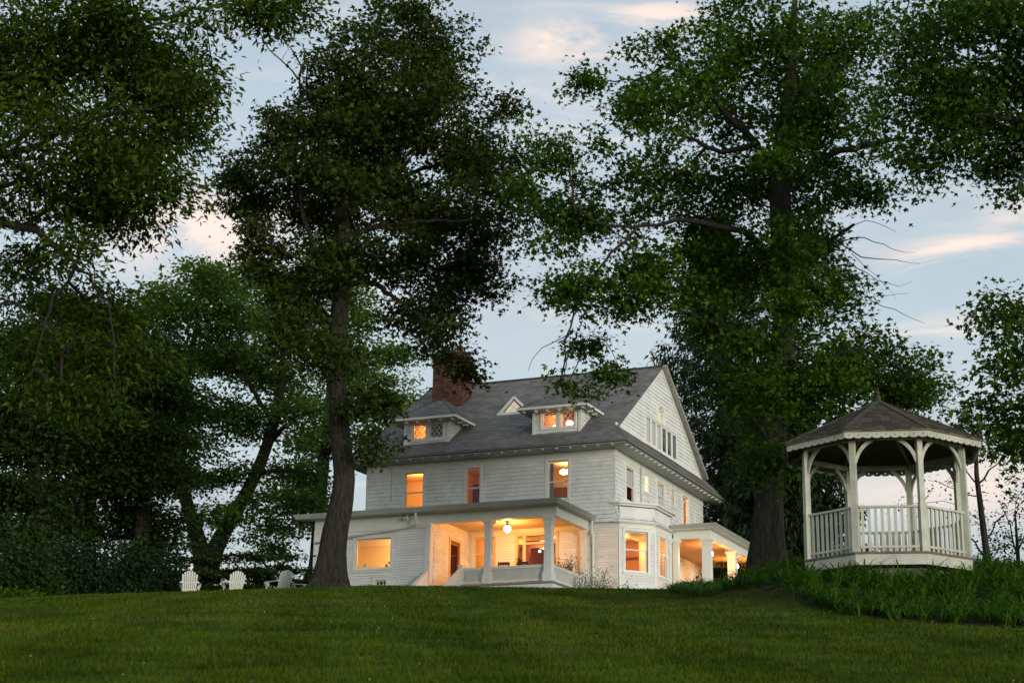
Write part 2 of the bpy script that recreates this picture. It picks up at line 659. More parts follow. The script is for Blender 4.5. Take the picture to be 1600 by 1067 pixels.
def siding(mb, fr, Lf, Rf, z0, z1, holes, e, kind='clap', seed=1, flare=None):
    """Courses of clapboard (long wedges) or shingles (short wedges) lapped over the wall, cut round the openings."""
    r = random.Random(seed)
    n = max(1, round((z1 - z0) / e))
    e = (z1 - z0) / n
    fl = flare or (lambda z: 0.0)
    for i in range(n):
        za, zb = z0 + i * e, z0 + (i + 1) * e
        zm = (za + zb) / 2
        hs = [(h[0], h[1]) for h in holes if h[2] < zm < h[3]]
        for a, b in spans(max(Lf(za), Lf(zb)) if kind == 'clap' else Lf(zm), min(Rf(za), Rf(zb)) if kind == 'clap' else Rf(zm), hs):
            x = a
            while x < b - .003:
                w = r.uniform(2.2, 4.2) if kind == 'clap' else r.uniform(.10, .21)
                xe = min(b, x + w)
                if b - xe < .06:
                    xe = b
                gap = .002 if kind == 'clap' else r.uniform(.003, .007)
                if xe >= b - 1e-6:
                    gap = 0
                t = .036 + r.uniform(-.003, .004) if kind == 'clap' else .034 + r.uniform(-.004, .005)
                dz = r.uniform(-.002, .002) if kind == 'clap' else r.uniform(-.007, .007)
                fa, fb = fl(za), fl(zb)
                p = [fr(x, fa + t, za + dz), fr(xe - gap, fa + t, za + dz), fr(xe - gap, fb + .003, zb - .011), fr(x, fb + .003, zb - .011),
                     fr(x, fa - .002, za + dz), fr(xe - gap, fa - .002, za + dz), fr(xe - gap, fb - .002, zb - .011), fr(x, fb - .002, zb - .011)]
                mb.add(p, [(0, 1, 2, 3), (4, 5, 1, 0), (5, 6, 2, 1), (7, 4, 0, 3)])
                x = xe


def window(fr, a0, a1, z0, z1, style='hung', casing=.12, parent=HOUSE, sash_z=None, sill=True, frame_mat=TRIM, sash_mat=TRIM, glass=GLASS, name='window', rec=0.0):
    """Casing (the part) with sash, pane, muntins as sub-parts. The opening is (a0,a1,z0,z1)."""
    m = MB()
    c = casing
    m.fbox(fr, a0 - c, a0, -.04, .045, z0 - .02, z1)
    m.fbox(fr, a1, a1 + c, -.04, .045, z0 - .02, z1)
    m.fbox(fr, a0 - c - .02, a1 + c + .02, -.04, .055, z1, z1 + c + .02)
    m.fbox(fr, a0 - c - .045, a1 + c + .045, -.04, .085, z1 + c + .02, z1 + c + .05)
    if sill:
        m.fbox(fr, a0 - c - .04, a1 + c + .04, -.08, .095, z0 - .075, z0 - .022)
        m.fbox(fr, a0 - c, a1 + c, -.01, .05, z0 - .16, z0 - .075)
    else:
        m.fbox(fr, a0 - c, a1 + c, -.04, .045, z0 - .02 - c, z0 - .02)
    w = m.build(name, frame_mat, parent)
    s = MB()
    fr = Frame(fr.p + fr.n * rec, fr.u, fr.n)
    t = .05 if rec == 0 else .038
    zm = sash_z if sash_z else (z0 + z1) / 2
    if style == 'hung':
        for za, zb, b in ((z0, zm, -.075), (zm, z1, -.045)):
            s.fbox(fr, a0, a0 + t, b - .03, b, za, zb)
            s.fbox(fr, a1 - t, a1, b - .03, b, za, zb)
        s.fbox(fr, a0 + t, a1 - t, -.105, -.075, z0, z0 + .075)
        s.fbox(fr, a0 + t, a1 - t, -.105, -.070, zm - .03, zm + .012)
        s.fbox(fr, a0 + t, a1 - t, -.070, -.040, zm - .005, zm + .035)
        s.fbox(fr, a0 + t, a1 - t, -.075, -.045, z1 - .05, z1)
    else:
        s.fbox(fr, a0, a0 + t, -.09, -.05, z0, z1)
        s.fbox(fr, a1 - t, a1, -.09, -.05, z0, z1)
        s.fbox(fr, a0 + t, a1 - t, -.09, -.05, z0, z0 + t)
        s.fbox(fr, a0 + t, a1 - t, -.09, -.05, z1 - t, z1)
    s.build('sash', sash_mat, w)
    MB().quad(fr(a0 + t * .6, -.082, z0 + t * .6), fr(a1 - t * .6, -.082, z0 + t * .6), fr(a1 - t * .6, -.082, z1 - t * .6), fr(a0 + t * .6, -.082, z1 - t * .6)).build('pane', glass, w)
    if style == 'diamond':
        lattice(fr, a0 + t, a1 - t, z0 + t, z1 - t, w)
    return w


def lattice(fr, a0, a1, z0, z1, parent, pitch=.23, w=.024, slope=1.25):
    mb = MB()
    for sgn in (1, -1):
        k = -12
        while k < 24:
            # line z = z0 + sgn*slope*(a-ac) + k*pitch
            pts = []
            ac = (a0 + a1) / 2
            c = (z0 + z1) / 2 + (k - 6) * pitch * slope
            f = lambda a: c + sgn * slope * (a - ac)
            lo, hi = a0, a1
            aa = sorted((ac + sgn * (z0 - c) / slope, ac + sgn * (z1 - c) / slope))
            lo, hi = max(lo, aa[0]), min(hi, aa[1])
            if hi - lo > .02:
                mb.bar(fr(lo, -.066, f(lo)), fr(hi, -.066, f(hi)), w, .018, fr.n)
            k += 1
    mb.build('muntin', TRIM, parent)


def build_walls():
    G = .21
    # openings, named by the wall they are in: (a0, a1, z0, z1)
    up = [(-10.29, -9.36, 4.34, 6.06), (-7.19, -6.49, 4.36, 6.08), (-3.17, -2.21, 4.38, 6.12)]
    back = [(-6.72, -5.66, 1.1, 2.88), (-4.60, -2.74, .2, 2.82)]
    sidew = [(1.45, 2.62, 4.45, 6.0), (3.98, 4.52, 5.30, 6.10), (5.90, 6.98, 4.9, 6.12), (7.97, 8.62, 5.36, 6.16), (9.85, 10.87, 4.3, 6.16)]
    gab = [(4.30 + i * .80, 4.30 + i * .80 + .68, 7.72, 8.92) for i in range(6)]
    arch = (5.98, 7.02, 9.06, 9.88)
    pw = [(-10.62, -8.92, 1.08, 2.40), (-9.62, -9.08, .18, .56)]
    door_l = [(1.93, 2.92, .2, 2.48)]                       # on the porch's left wall, measured from the front
    side_door = [(4.45, 5.35, .2, 2.5)]
    cas = lambda hs, c=.12: [(a - c, b + c, z0 - c - .03, z1 + c + .03) for a, b, z0, z1 in hs]
    K = lambda v: (lambda z: v)
    S1, S2, S3, S4 = MB(), MB(), MB(), MB()
    # --- backing slabs
    W1 = MB()
    backing(W1, FRONT, K(XL), K(0), 3.0, 7.40, up)
    backing(W1, FRONT, K(-7.0), K(.16), -.8, 3.0, back)
    backing(W1, SIDE, K(.14), K(DEPTH), 3.0, 7.56, sidew)
    backing(W1, SIDE, K(3.6), K(DEPTH), -.8, 3.0, side_door)
    sl = (RIDGE_Z - GB_Z) / (RIDGE_Y - .17)
    gl, grr = (lambda z: .17 + (z - GB_Z) / sl), (lambda z: DEPTH - .17 - (z - GB_Z) / sl)
    archh = [(arch[0], arch[1], 9.06, 9.40), (arch[0] + .03, arch[1] - .03, 9.40, 9.56), (arch[0] + .12, arch[1] - .12, 9.56, 9.72), (arch[0] + .27, arch[1] - .27, 9.72, 9.82)]
    backing(W1, SIDE, gl, grr, GB_Z, RIDGE_Z - .02, gab + archh)
    LEFT = Frame((XL, 0, 0), (0, 1, 0), (-1, 0, 0))
    backing(W1, LEFT, K(.14), K(DEPTH), -.8, 7.56, [])
    backing(W1, LEFT, gl, grr, GB_Z, RIDGE_Z - .02, [])
    REAR = Frame((0, DEPTH, 0), (1, 0, 0), (0, 1, 0))
    backing(W1, REAR, K(XL), K(0), -.8, 7.40, [])
    # left wing
    backing(W1, PORCH, K(XW), K(-7.14), -.8, 3.2, pw)
    WL = Frame((XW, -3.76, 0), (0, 1, 0), (-1, 0, 0))
    backing(W1, WL, K(0), K(3.76), -.8, 3.2, [])
    PL = Frame((-7.0, -3.9, 0), (0, 1, 0), (1, 0, 0))       # porch's left wall
    backing(W1, PL, K(0), K(3.9), -.8, 3.2, door_l)
    # bay
    d = math.sqrt(.5)
    F2 = Frame((G, 0, 0), (d, d, 0), (d, -d, 0))
    BX = 1.42
    n2 = (BX - G) / d
    F3 = Frame((BX, 0, 0), (0, 1, 0), (1, 0, 0))
    b2, b3 = [(.26, 1.34, 1.08, 2.84)], [(1.76, 2.80, 1.04, 2.80)]
    backing(W1, F2, K(.0), K(n2), -.8, 3.9, b2)
    backing(W1, F3, K(BX - G), K(3.6), -.8, 3.9, b3)
    W1.box(0, BX, 3.46, 3.6, -.8, 3.9)
    W1.build('wall', WHITE, HOUSE)
    # --- shingled upper storey, flared out at its foot
    fl = lambda z: .20 * max(0, (3.9 - z) / .75) ** 1.6 if z < 3.9 else 0
    siding(S1, FRONT, K(XL - .02), K(.02), 3.22, 7.2, cas(up), .182, 'sh', 3, fl)
    S1.build('shingle', WHITE, HOUSE, 'stuff')
    siding(S2, SIDE, K(-.02), K(DEPTH), 3.22, 7.3, cas(sidew), .182, 'sh', 4, lambda z: fl(z) if z < 3.9 else 0)
    S2.build('shingle', WHITE, HOUSE, 'stuff')
    siding(S2 := MB(), LEFT, K(-.02), K(DEPTH), 3.22, 7.3, [], .165, 'sh', 14)
    S2.build('shingle', WHITE, HOUSE, 'stuff')
    # --- gable: broad lapped courses
    allg = [(gab[0][0] - .1, gab[-1][1] + .1, 7.60, 9.02), (arch[0] - .12, arch[1] + .12, 9.0, 9.5), (arch[0] + .0, arch[1] - .0, 9.5, 9.75), (arch[0] + .15, arch[1] - .15, 9.75, 9.98)]
    gs = MB()
    siding(gs, SIDE, gl, grr, GB_Z + .12, RIDGE_Z - .1, allg, .185, 'clap', 5)
    gs.build('gable_siding', WHITE, HOUSE, 'stuff')
    # --- clapboards
    siding(S3, PORCH, K(XW), K(-7.28), -.7, 2.72, cas(pw, .13), .115, 'clap', 6)
    siding(S3, Frame((XW, -3.9, 0), (0, 1, 0), (-1, 0, 0)), K(0), K(3.9), -.7, 2.9, [], .115, 'clap', 7)
    siding(S3, PL, K(.28), K(3.9), .2, 2.98, cas(door_l, .13), .115, 'clap', 8)
    siding(S3, FRONT, K(-6.95), K(-1.1), .2, 3.0, cas(back, .13), .115, 'clap', 9)
    siding(S3, FRONT, K(-1.0), K(G), -.7, 2.86, [], .115, 'clap', 10)
    siding(S3, F2, K(.02), K(n2 - .02), -.7, 2.86, cas(b2), .115, 'clap', 11)
    siding(S3, F3, K(BX - G + .02), K(3.3), -.7, 2.86, cas(b3), .115, 'clap', 12)
    siding(S3, SIDE, K(3.65), K(DEPTH), -.1, 3.0, cas(side_door), .115, 'clap', 13)
    S3.build('clapboard', WHITE, HOUSE, 'stuff')
    # bay's shingled flare and flat cornice
    fb = lambda z: .30 * max(0, (3.95 - z) / .75) ** 1.7
    sc = MB()
    siding(sc, F2, K(-.10), K(n2 + .10), 3.2, 3.95, [], .15, 'sh', 21, lambda z: fb(z) - .16)
    siding(sc, F3, K(BX - G - .08), K(3.6), 3.2, 3.95, [], .15, 'sh', 22, lambda z: fb(z) - .16)
    siding(sc, FRONT, K(-.02), K(G + .05), 3.2, 3.95, [], .15, 'sh', 23, lambda z: fb(z) - .10)
    sc.build('bay_shingle', WHITE, HOUSE, 'stuff')
    t = MB()
    foot = lambda o: [(-.06, -o), (G + o * .41, -o), (BX + o, BX - G - o * .41), (BX + o, 3.6 + o), (-.06, 3.6 + o)]
    for o, z0, z1 in ((.02, 2.86, 3.16), (.10, 3.16, 3.20), (.06, 3.95, 4.03), (.20, 4.03, 4.10)):
        t.prism([(x, y, z0) for x, y in foot(o)], (0, 0, z1 - z0))
    t.fbox(FRONT, -1.0, -.06, 0, .03, 2.86, 3.16)
    t.fbox(FRONT, -1.0, -.06, 0, .10, 3.162, 3.198)
    for fr, a in ((F2, .0), (F2, n2), (F3, 3.42)):
        t.fbox(fr, a - .05, a + .05, -.02, .035, -.7, 2.858)
    t.build('bay_cornice', TRIM, HOUSE)
    # trim boards: corner boards, gable base, rakes, frieze
    t = MB()
    t.box(XW - .03, XW + .10, -3.94, -3.8, -.7, 2.9)
    t.build('corner_board', TRIM, HOUSE)
    MB().fbox(SIDE, .05, DEPTH - .05, 0, .06, GB_Z, GB_Z + .13).build('trim_board', TRIM, HOUSE)
    for s in (0, 1):
        rb = MB()
        yb, sg = (.10, 1) if s == 0 else (DEPTH - .10, -1)
        p0, p1 = Vector((.06, yb + sg * .1, GB_Z - .05)), Vector((.06, RIDGE_Y, RIDGE_Z - .15))
        rb.bar(p0, p1, .07, .07, (0, 0, 1))
        rb.build('rake_board', TRIM, HOUSE)
    # --- windows
    for h in up:
        w = window(FRONT, *h, sash_z=h[2] + .80)
    for h in back[:1]:
        window(FRONT, *h, sash_z=2.12)
    w = window(SIDE, *sidew[0], sash_z=5.15, rec=.045)
    mb = MB()
    mb.fbox(SIDE, 1.49, 2.58, -.075, -.068, 5.12, 5.9)
    mb.build('blind', CURTAIN, w)
    for i in (1, 3):
        window(SIDE, *sidew[i], style='diamond', casing=.10, rec=.05)
    w = window(SIDE, *sidew[2], sash_z=5.5, rec=.045)
    curtain(SIDE, 5.94, 6.94, 4.95, 5.98, w, 7, .055)
    w = window(SIDE, *sidew[4], style='fixed', frame_mat=TRIM, rec=.045)
    a = MB()                                                # rounded inner frame
    pts = [(9.98 + .38 + .36 * math.cos(math.pi * k / 12), 5.62 + .36 * math.sin(math.pi * k / 12)) for k in range(13)]
    for (x0, q0), (x1, q1) in zip(pts, pts[1:]):
        a.bar(SIDE(x0, -.02, q0), SIDE(x1, -.02, q1), .05, .05, (1, 0, 0))
    a.bar(SIDE(pts[0][0], -.02, 4.4), SIDE(pts[0][0], -.02, 5.62), .05, .05, (1, 0, 0))
    a.bar(SIDE(pts[-1][0], -.02, 4.4), SIDE(pts[-1][0], -.02, 5.62), .05, .05, (1, 0, 0))
    a.build('arched_muntin', TRIM, w)
    for i, h in enumerate(gab):
        w = window(SIDE, *h, style='fixed', casing=.055, sill=False, glass=GLASS if i < 3 else DARKGLASS, rec=.075)
        if i < 3:
            curtain(SIDE, h[0] + .02, h[1] - .02, h[2] + .04, h[3] - .02, w, 20 + i, .095)
    gsill = MB()
    gsill.fbox(SIDE, gab[0][0] - .16, gab[-1][1] + .16, 0, .10, 7.60 - .05, 7.625)
    gsill.build('window_sill', TRIM, HOUSE)
    # arched window above them
    ac, ar = (arch[0] + arch[1]) / 2, (arch[1] - arch[0]) / 2
    m = MB()
    ap = [(ac + (ar + .05) * math.cos(math.pi * k / 16), 9.36 + (ar + .05) * math.sin(math.pi * k / 16)) for k in range(17)]
    ap = [(ap[0][0], 9.02)] + ap + [(ap[-1][0], 9.02)]
    for (x0, q0), (x1, q1) in zip(ap, ap[1:]):
        m.bar(SIDE(x0, .02, q0), SIDE(x1, .02, q1), .13, .12, (1, 0, 0))
    w = m.build('arched_window', TRIM, HOUSE)
    fan = [SIDE(ac + ar * math.cos(math.pi * k / 16), -.02, 9.36 + ar * math.sin(math.pi * k / 16)) for k in range(17)]
    MB().poly([SIDE(arch[0], -.02, 9.06), SIDE(arch[1], -.02, 9.06)] + fan).build('pane', GLASS, w)
    fan = [(p[0] - .07, p[1], p[2]) for p in fan]
    # wing's picture window and cellar window
    window(PORCH, *pw[0], style='fixed', casing=.13)
    w = window(PORCH, *pw[1], style='fixed', casing=.13, sill=False, glass=DARKGLASS)
    mu = MB()
    for a_ in (-9.44, -9.26):
        mu.fbox(PORCH, a_ - .012, a_ + .012, -.085, -.05, .22, .52)
    mu.fbox(PORCH, -9.58, -9.12, -.083, -.052, .36, .385)
    mu.build('muntin', TRIM, w)
    window(F2, *b2[0], sash_z=2.03)
    window(F3, *b3[0], sash_z=2.0, rec=.045)
    # --- front door with side lights and transom
    m = MB()
    for x0, x1 in ((-4.70, -4.58), (-4.33, -4.19), (-3.15, -3.01), (-2.76, -2.64)):
        m.fbox(FRONT, x0, x1, -.06, .05, .2, 2.82)
    m.fbox(FRONT, -4.70, -2.64, -.06, .06, 2.82, 2.96)
    m.fbox(FRONT, -4.58, -2.76, -.06, .052, 2.44, 2.52)
    m.fbox(FRONT, -4.58, -4.33, -.06, .048, .2, .95)
    m.fbox(FRONT, -3.01, -2.76, -.06, .048, .2, .95)
    dw = m.build('door_surround', CREAM, HOUSE)
    for x0, x1 in ((-4.58, -4.33), (-3.01, -2.76)):
        s = MB()
        s.fbox(FRONT, x0, x0 + .03, -.05, -.01, .95, 2.44)
        s.fbox(FRONT, x1 - .03, x1, -.05, -.01, .95, 2.44)
        s.fbox(FRONT, x0 + .03, x1 - .03, -.05, -.01, 2.40, 2.44)
        s.build('sidelight', WOOD, dw)
        MB().quad(FRONT(x0, -.03, .95), FRONT(x1, -.03, .95), FRONT(x1, -.03, 2.44), FRONT(x0, -.03, 2.44)).build('pane', GLASS, dw)
    MB().quad(FRONT(-4.58, -.03, 2.52), FRONT(-2.76, -.03, 2.52), FRONT(-2.76, -.03, 2.82), FRONT(-4.58, -.03, 2.82)).build('transom_pane', GLASS, dw)
    m = MB()
    m.fbox(FRONT, -4.19, -4.02, -.07, -.02, .2, 2.44)
    m.fbox(FRONT, -3.32, -3.15, -.07, -.02, .2, 2.44)
    m.fbox(FRONT, -4.02, -3.32, -.07, -.02, 2.26, 2.44)
    m.fbox(FRONT, -4.02, -3.32, -.07, -.02, .2, .9)
    dd = m.build('front_door', WOOD, HOUSE)
    MB().quad(FRONT(-4.02, -.045, .9), FRONT(-3.32, -.045, .9), FRONT(-3.32, -.045, 2.26), FRONT(-4.02, -.045, 2.26)).build('pane', GLASS, dd)
    MB().lathe((-3.24, -.05 + .02, 1.25), [(.0, -.03), (.03, -.02), (.03, .02), (.0, .03)], 8).build('door_knob', BLACK, dd)
    # --- wing's porch door (dark glass in red wood)
    PLs = PL
    m = MB()
    for a0, a1, z0, z1 in ((1.80, 1.93, .2, 2.48), (2.92, 3.05, .2, 2.48), (1.78, 3.07, 2.48, 2.62)):
        m.fbox(PLs, a0, a1, -.05, .05, z0, z1)
    fr_ = m.build('door_casing', CREAM, HOUSE)
    m = MB()
    m.fbox(PLs, 1.93, 2.09, -.07, -.02, .2, 2.48)
    m.fbox(PLs, 2.76, 2.92, -.07, -.02, .2, 2.48)
    m.fbox(PLs, 2.09, 2.76, -.07, -.02, 2.32, 2.48)
    m.fbox(PLs, 2.09, 2.76, -.07, -.02, .2, 1.05)
    m.fbox(PLs, 2.18, 2.67, -.02, -.008, .35, .92)
    dd = m.build('porch_door', WOOD, HOUSE)
    MB().fbox(PLs, 2.09, 2.76, -.06, -.045, 1.05, 2.32).build('pane', pmat('dark_door_glass', (.03, .012, .01), .08, .1), dd)
    # --- side porch door
    m = MB()
    for a0, a1, z0, z1 in ((4.33, 4.45, .2, 2.5), (5.35, 5.47, .2, 2.5), (4.31, 5.49, 2.5, 2.64)):
        m.fbox(SIDE, a0, a1, -.05, .05, z0, z1)
    m.build('door_casing', CREAM, HOUSE)
    m = MB()
    m.fbox(SIDE, 4.45, 5.35, -.07, -.03, .2, 2.5)
    m.fbox(SIDE, 4.55, 5.25, -.03, -.015, .35, 1.0)
    m.fbox(SIDE, 4.45, 5.35, -.03, -.008, 1.30, 1.38)
    m.build('side_door', WOOD, HOUSE)


def curtain(fr, a0, a1, z0, z1, parent, seed, rec=0.0):
    r = random.Random(seed)
    n = 16
    vs, fs = [], []
    for i in range(n + 1):
        a = a0 + (a1 - a0) * i / n
        b = rec - .135 + (.016 if i % 2 else -.016) + r.uniform(-.006, .006)
        vs += [fr(a, b, z0 + r.uniform(0, .015)), fr(a, b, z1)]
    for i in range(n):
        fs.append((2 * i, 2 * i + 2, 2 * i + 3, 2 * i + 1))
    MB().add(vs, fs).build('curtain', CURTAIN, parent)


build_walls()


# ------------------------------------------------------------------ roofs
def roof_field(mb, P, Lf, Rf, n_rows, seed, tab=.30, t=.013):
    """Shingle tabs on a roof plane. P(x, s) -> point for x along the eave and s up the slope in 0..1."""
    r = random.Random(seed)
    for i in range(n_rows):
        s0, s1 = i / n_rows, min(1.0, (i + 1.25) / n_rows)
        sm = (i + .5) / n_rows
        lo, hi = Lf(sm), Rf(sm)
        x = lo - r.uniform(0, tab)
        while x < hi:
            w = tab * r.uniform(.8, 1.2)
            xa, xb = max(x, lo), min(x + w - .008, hi)
            if xb - xa > .02:
                dt = r.uniform(.6, 1.5) * t
                ds = r.uniform(-.10, .10) / n_rows
                a, b, c, d = P(xa, s0 + ds), P(xb, s0 + ds), P(xb, s1), P(xa, s1)
                nn = (b - a).cross(d - a).normalized()
                mb.add([a + nn * dt, b + nn * dt, c + nn * .002, d + nn * .002, a - nn * .01, b - nn * .01],
                       [(0, 1, 2, 3), (4, 5, 1, 0)])
            x += w


def build_roof():
    Y0, X0, X1 = -1.19, -13.25, .95
    k = (RIDGE_Z - EAVE_Z) / (RIDGE_Y - Y0)
    sg = (GB_Z - EAVE_Z) / (RIDGE_Z - EAVE_Z)               # slope share where the hipped skirt ends
    GX0, GX1 = XL - .12, .13
    def Lf(s):
        return X0 + (GX0 - .0 - X0) * s / sg if s < sg else GX0
    def Rf(s):
        return X1 + (GX1 - X1) * s / sg if s < sg else GX1
    slab = MB()
    th = .09
    for sign in (0, 1):
        fy = (lambda y: y) if sign == 0 else (lambda y: 2 * RIDGE_Y - y)
        P = lambda x, s: Vector((x, fy(Y0 + (RIDGE_Y - Y0) * s), EAVE_Z + (RIDGE_Z - EAVE_Z) * s))
        for s0, s1 in ((0, sg), (sg, 1)):
            e = .0005
            q = [P(Lf(s0 + e), s0), P(Rf(s0 + e), s0), P(Rf(s1 - e), s1), P(Lf(s1 - e), s1)]
            slab.hexa([(p.x, p.y, p.z - th) for p in q] + [tuple(p) for p in q])
    # hipped skirts under both gables
    for X_e, X_g in ((X1, 0.0), (X0, XL)):
        q = [(X_e, Y0, EAVE_Z), (X_e, 2 * RIDGE_Y - Y0, EAVE_Z), (X_g, DEPTH - .17, GB_Z), (X_g, .17, GB_Z)]
        slab.hexa([(x, y, z - th) for x, y, z in q] + q)
    rf = slab.build('roof', ROOF, HOUSE)
    sh = MB()
    P = lambda x, s: Vector((x, Y0 + (RIDGE_Y - Y0) * s, EAVE_Z + (RIDGE_Z - EAVE_Z) * s + .003))
    roof_field(sh, P, lambda s: Lf(s), lambda s: Rf(s), 62, 31)
    Yr = 2 * RIDGE_Y - Y0
    Pr = lambda x, s: Vector((-x, Yr - (RIDGE_Y - Y0) * s, EAVE_Z + (RIDGE_Z - EAVE_Z) * s + .003))
    roof_field(sh, Pr, lambda s: -Rf(s), lambda s: -Lf(s), 40, 32, tab=.5)
    Ps = lambda y, s: Vector((X1 + (0.0 - X1) * s, y, EAVE_Z + (GB_Z - EAVE_Z) * s + .003))
    roof_field(sh, Ps, lambda s: Y0 + (1.36) * s, lambda s: Yr - 1.36 * s, 9, 33)
    sh.build('roof_shingle', ROOF, rf, 'stuff')
    cap = MB()
    cap.bar((GX0 - .02, RIDGE_Y, RIDGE_Z + .01), (GX1 + .02, RIDGE_Y, RIDGE_Z + .01), .22, .07)
    cap.build('ridge_cap', pmat('dark_ridge_cap', (.07, .065, .065), .9, .2), rf)
    # soffit, fascia, rafter tails
    so = MB()
    zs = EAVE_Z - .16
    so.box(X0 + .06, X1 - .06, Y0 + .06, -.03, zs, zs + .03)
    so.box(.03, X1 - .06, -.03, Yr - .06, zs, zs + .03)
    so.box(X0 + .06, XL - .03, -.03, Yr - .06, zs, zs + .03)
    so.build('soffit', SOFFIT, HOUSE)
    fa = MB()
    fa.box(X0, X1, Y0 - .01, Y0 + .03, EAVE_Z - .10, EAVE_Z - .012)
    fa.box(X1 - .03, X1 + .01, Y0 + .03, Yr - .03, EAVE_Z - .102, EAVE_Z - .012)
    fa.box(X0 - .02, X0 + .03, Y0 + .03, Yr, EAVE_Z - .102, EAVE_Z - .012)
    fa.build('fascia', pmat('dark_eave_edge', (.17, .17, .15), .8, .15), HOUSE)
    tail = MB().box(-.035, .035, -.44, -.31, -.055, 0).mesh('rafter_tail', TRIM)
    x = X0 + .4
    while x < X1 - .2:
        o = link_mesh('rafter_tail', tail, HOUSE)
        o.location = (x, -.62, zs - .002)
        x += .655
    y = -.7
    while y < Yr - .4:
        o = link_mesh('rafter_tail', tail, HOUSE)
        o.location = (.42, y, zs - .002)
        o.rotation_euler = (0, 0, math.pi / 2)
        y += .655
    fz = MB()
    fz.fbox(FRONT, XL, 0, 0, .04, 6.20, 6.46)
    fz.fbox(SIDE, 0, DEPTH, 0, .04, 6.24, 6.46)
    fz.build('frieze', TRIM, HOUSE)
    # rear rake seen edge-on beyond the gable: overhanging soffit board
    rk = MB()
    rk.bar((.16, DEPTH + .05, GB_Z + .06), (.16, RIDGE_Y, RIDGE_Z + .02), .32, .14)
    rk.build('rake_soffit', pmat('weathered_rake', (.34, .34, .28), .8, .2, 4), HOUSE)

    # --- dormers
    def dormer(xa, xb, ea, eb, wins, hip):
        fr = Frame((0, -.05, 0), (1, 0, 0), (0, -1, 0))
        zb, zt = 7.40, 8.46
        yroof = lambda z: Y0 + (z - EAVE_Z) / k
        d = MB()
        backing(d, fr, lambda z: xa, lambda z: xb, zb - .1, zt, wins)
        for x, s in ((xa, -1), (xb, 1)):
            ys = yroof(zt) + .05
            p = [(x, .09, zb - .1), (x, .12, zt), (x, ys, zt)]
            d.prism(p, (-s * .12, 0, 0))
        root = d.build('dormer', WHITE, HOUSE)
        s = MB()
        siding(s, fr, lambda z: xa, lambda z: xb, zb - .02, zt, [(wins[0][0] - .16, wins[-1][1] + .16, 7.4, 8.7)], .16, 'sh', 41)
        for x, sg_ in ((xa, -1), (xb, 1)):
            f2 = Frame((x, -.05, 0), (0, 1, 0), (sg_, 0, 0))
            siding(s, f2, lambda z: 0, lambda z: max(.02, yroof(z) + .02), zb + .1, zt, [], .16, 'sh', 42)
        s.build('shingle', WHITE, root, 'stuff')
        for h in wins:
            window(fr, *h, style='diamond', casing=.09, sill=False)
        t = MB()
        t.fbox(fr, xa - .05, xb + .05, 0, .09, zb - .13, zb - .02)
        t.fbox(fr, xa - .03, xa + .09, 0, .05, zb - .02, zt)
        t.fbox(fr, xb - .09, xb + .03, 0, .05, zb - .02, zt)
        t.build('dormer_trim', TRIM, root)
        # hipped roof with wide eaves
        ez, ey = 8.52, -.68
        ye = yroof(ez)
        px = (ea + eb) / 2
        pz = ez + hip
        py = ey + hip / .62
        yr = yroof(pz) + .05
        r_ = MB()
        A, B, C, D = (ea, ey, ez), (eb, ey, ez), (eb, ye + .02, ez), (ea, ye + .02, ez)
        E, F = (px, py, pz), (px, max(yr, py + .02), pz)
        r_.add([A, B, C, D, E, F], [(0, 1, 4), (1, 2, 5, 4), (3, 0, 4, 5), (0, 3, 2, 1)])
        r_.build('dormer_roof', ROOF, root)
        g = MB()
        n1 = Vector((0, ey - py, 0))
        def tri_field(P0, P1, apexL, apexR, seed):
            P0, P1, aL, aR = Vector(P0), Vector(P1), Vector(apexL), Vector(apexR)
            ln = (P1 - P0).length
            u = (P1 - P0).normalized()
            aLx, aRx = (aL - P0).dot(u), (aR - P0).dot(u)
            up = aL - P0 - u * aLx
            Pf = lambda x, s: P0 + u * x + up * s
            roof_field(g, Pf, lambda s: aLx * s, lambda s: ln + (aRx - ln) * s, max(6, int(up.length / .14)), seed)
        tri_field(A, B, E, E, 51)
        tri_field(B, C, E, F, 52)
        tri_field(D, A, F, E, 53)
        g.build('roof_shingle', ROOF, root, 'stuff')
        f = MB()
        f.box(ea - .03, eb + .03, ey - .03, ey + .03, ez - .115, ez - .008)
        f.box(eb - .03, eb + .03, ey + .03, ye - .05, ez - .116, ez - .008)
        f.box(ea - .03, ea + .03, ey + .03, ye - .05, ez - .116, ez - .008)
        f.build('dormer_fascia', TRIM, root)
        s = MB()
        s.box(ea + .03, eb - .03, ey + .03, .1, ez - .09, ez - .06)
        s.box(xb + .0, eb - .03, .1, ye - .15, ez - .09, ez - .06)
        s.box(ea + .03, xa, .1, ye - .15, ez - .09, ez - .06)
        s.build('dormer_soffit', SOFFIT, root)
        n = int((eb - ea) / .6)
        tm = MB().box(-.04, .04, -.26, 0, -.10, 0).mesh('rafter_tail', TRIM)
        for i in range(n + 1):
            o = link_mesh('rafter_tail', tm, root)
            o.location = (ea + .25 + (eb - ea - .5) * i / n, -.30, ez - .091)
        for y in (.35, .95, 1.4):
            o = link_mesh('rafter_tail', tm, root)
            o.location = (eb - .34, y, ez - .091)
            o.rotation_euler = (0, 0, math.pi / 2)
        return root
    dormer(-10.36, -8.07, -10.95, -7.50, [(-9.96, -9.28, 7.62, 8.33), (-9.08, -8.40, 7.62, 8.33)], 1.35)
    dormer(-3.88, -1.60, -4.42, -1.08, [(-3.46, -2.77, 7.66, 8.38), (-2.57, -1.88, 7.66, 8.38)], 1.0)

    # --- little triangular dormer
    ty, tz, tx0, tx1, th_ = 2.50, 9.14, -6.64, -5.18, .76
    cx = (tx0 + tx1) / 2
    yb = ty + th_ / k + .05
    m = MB()
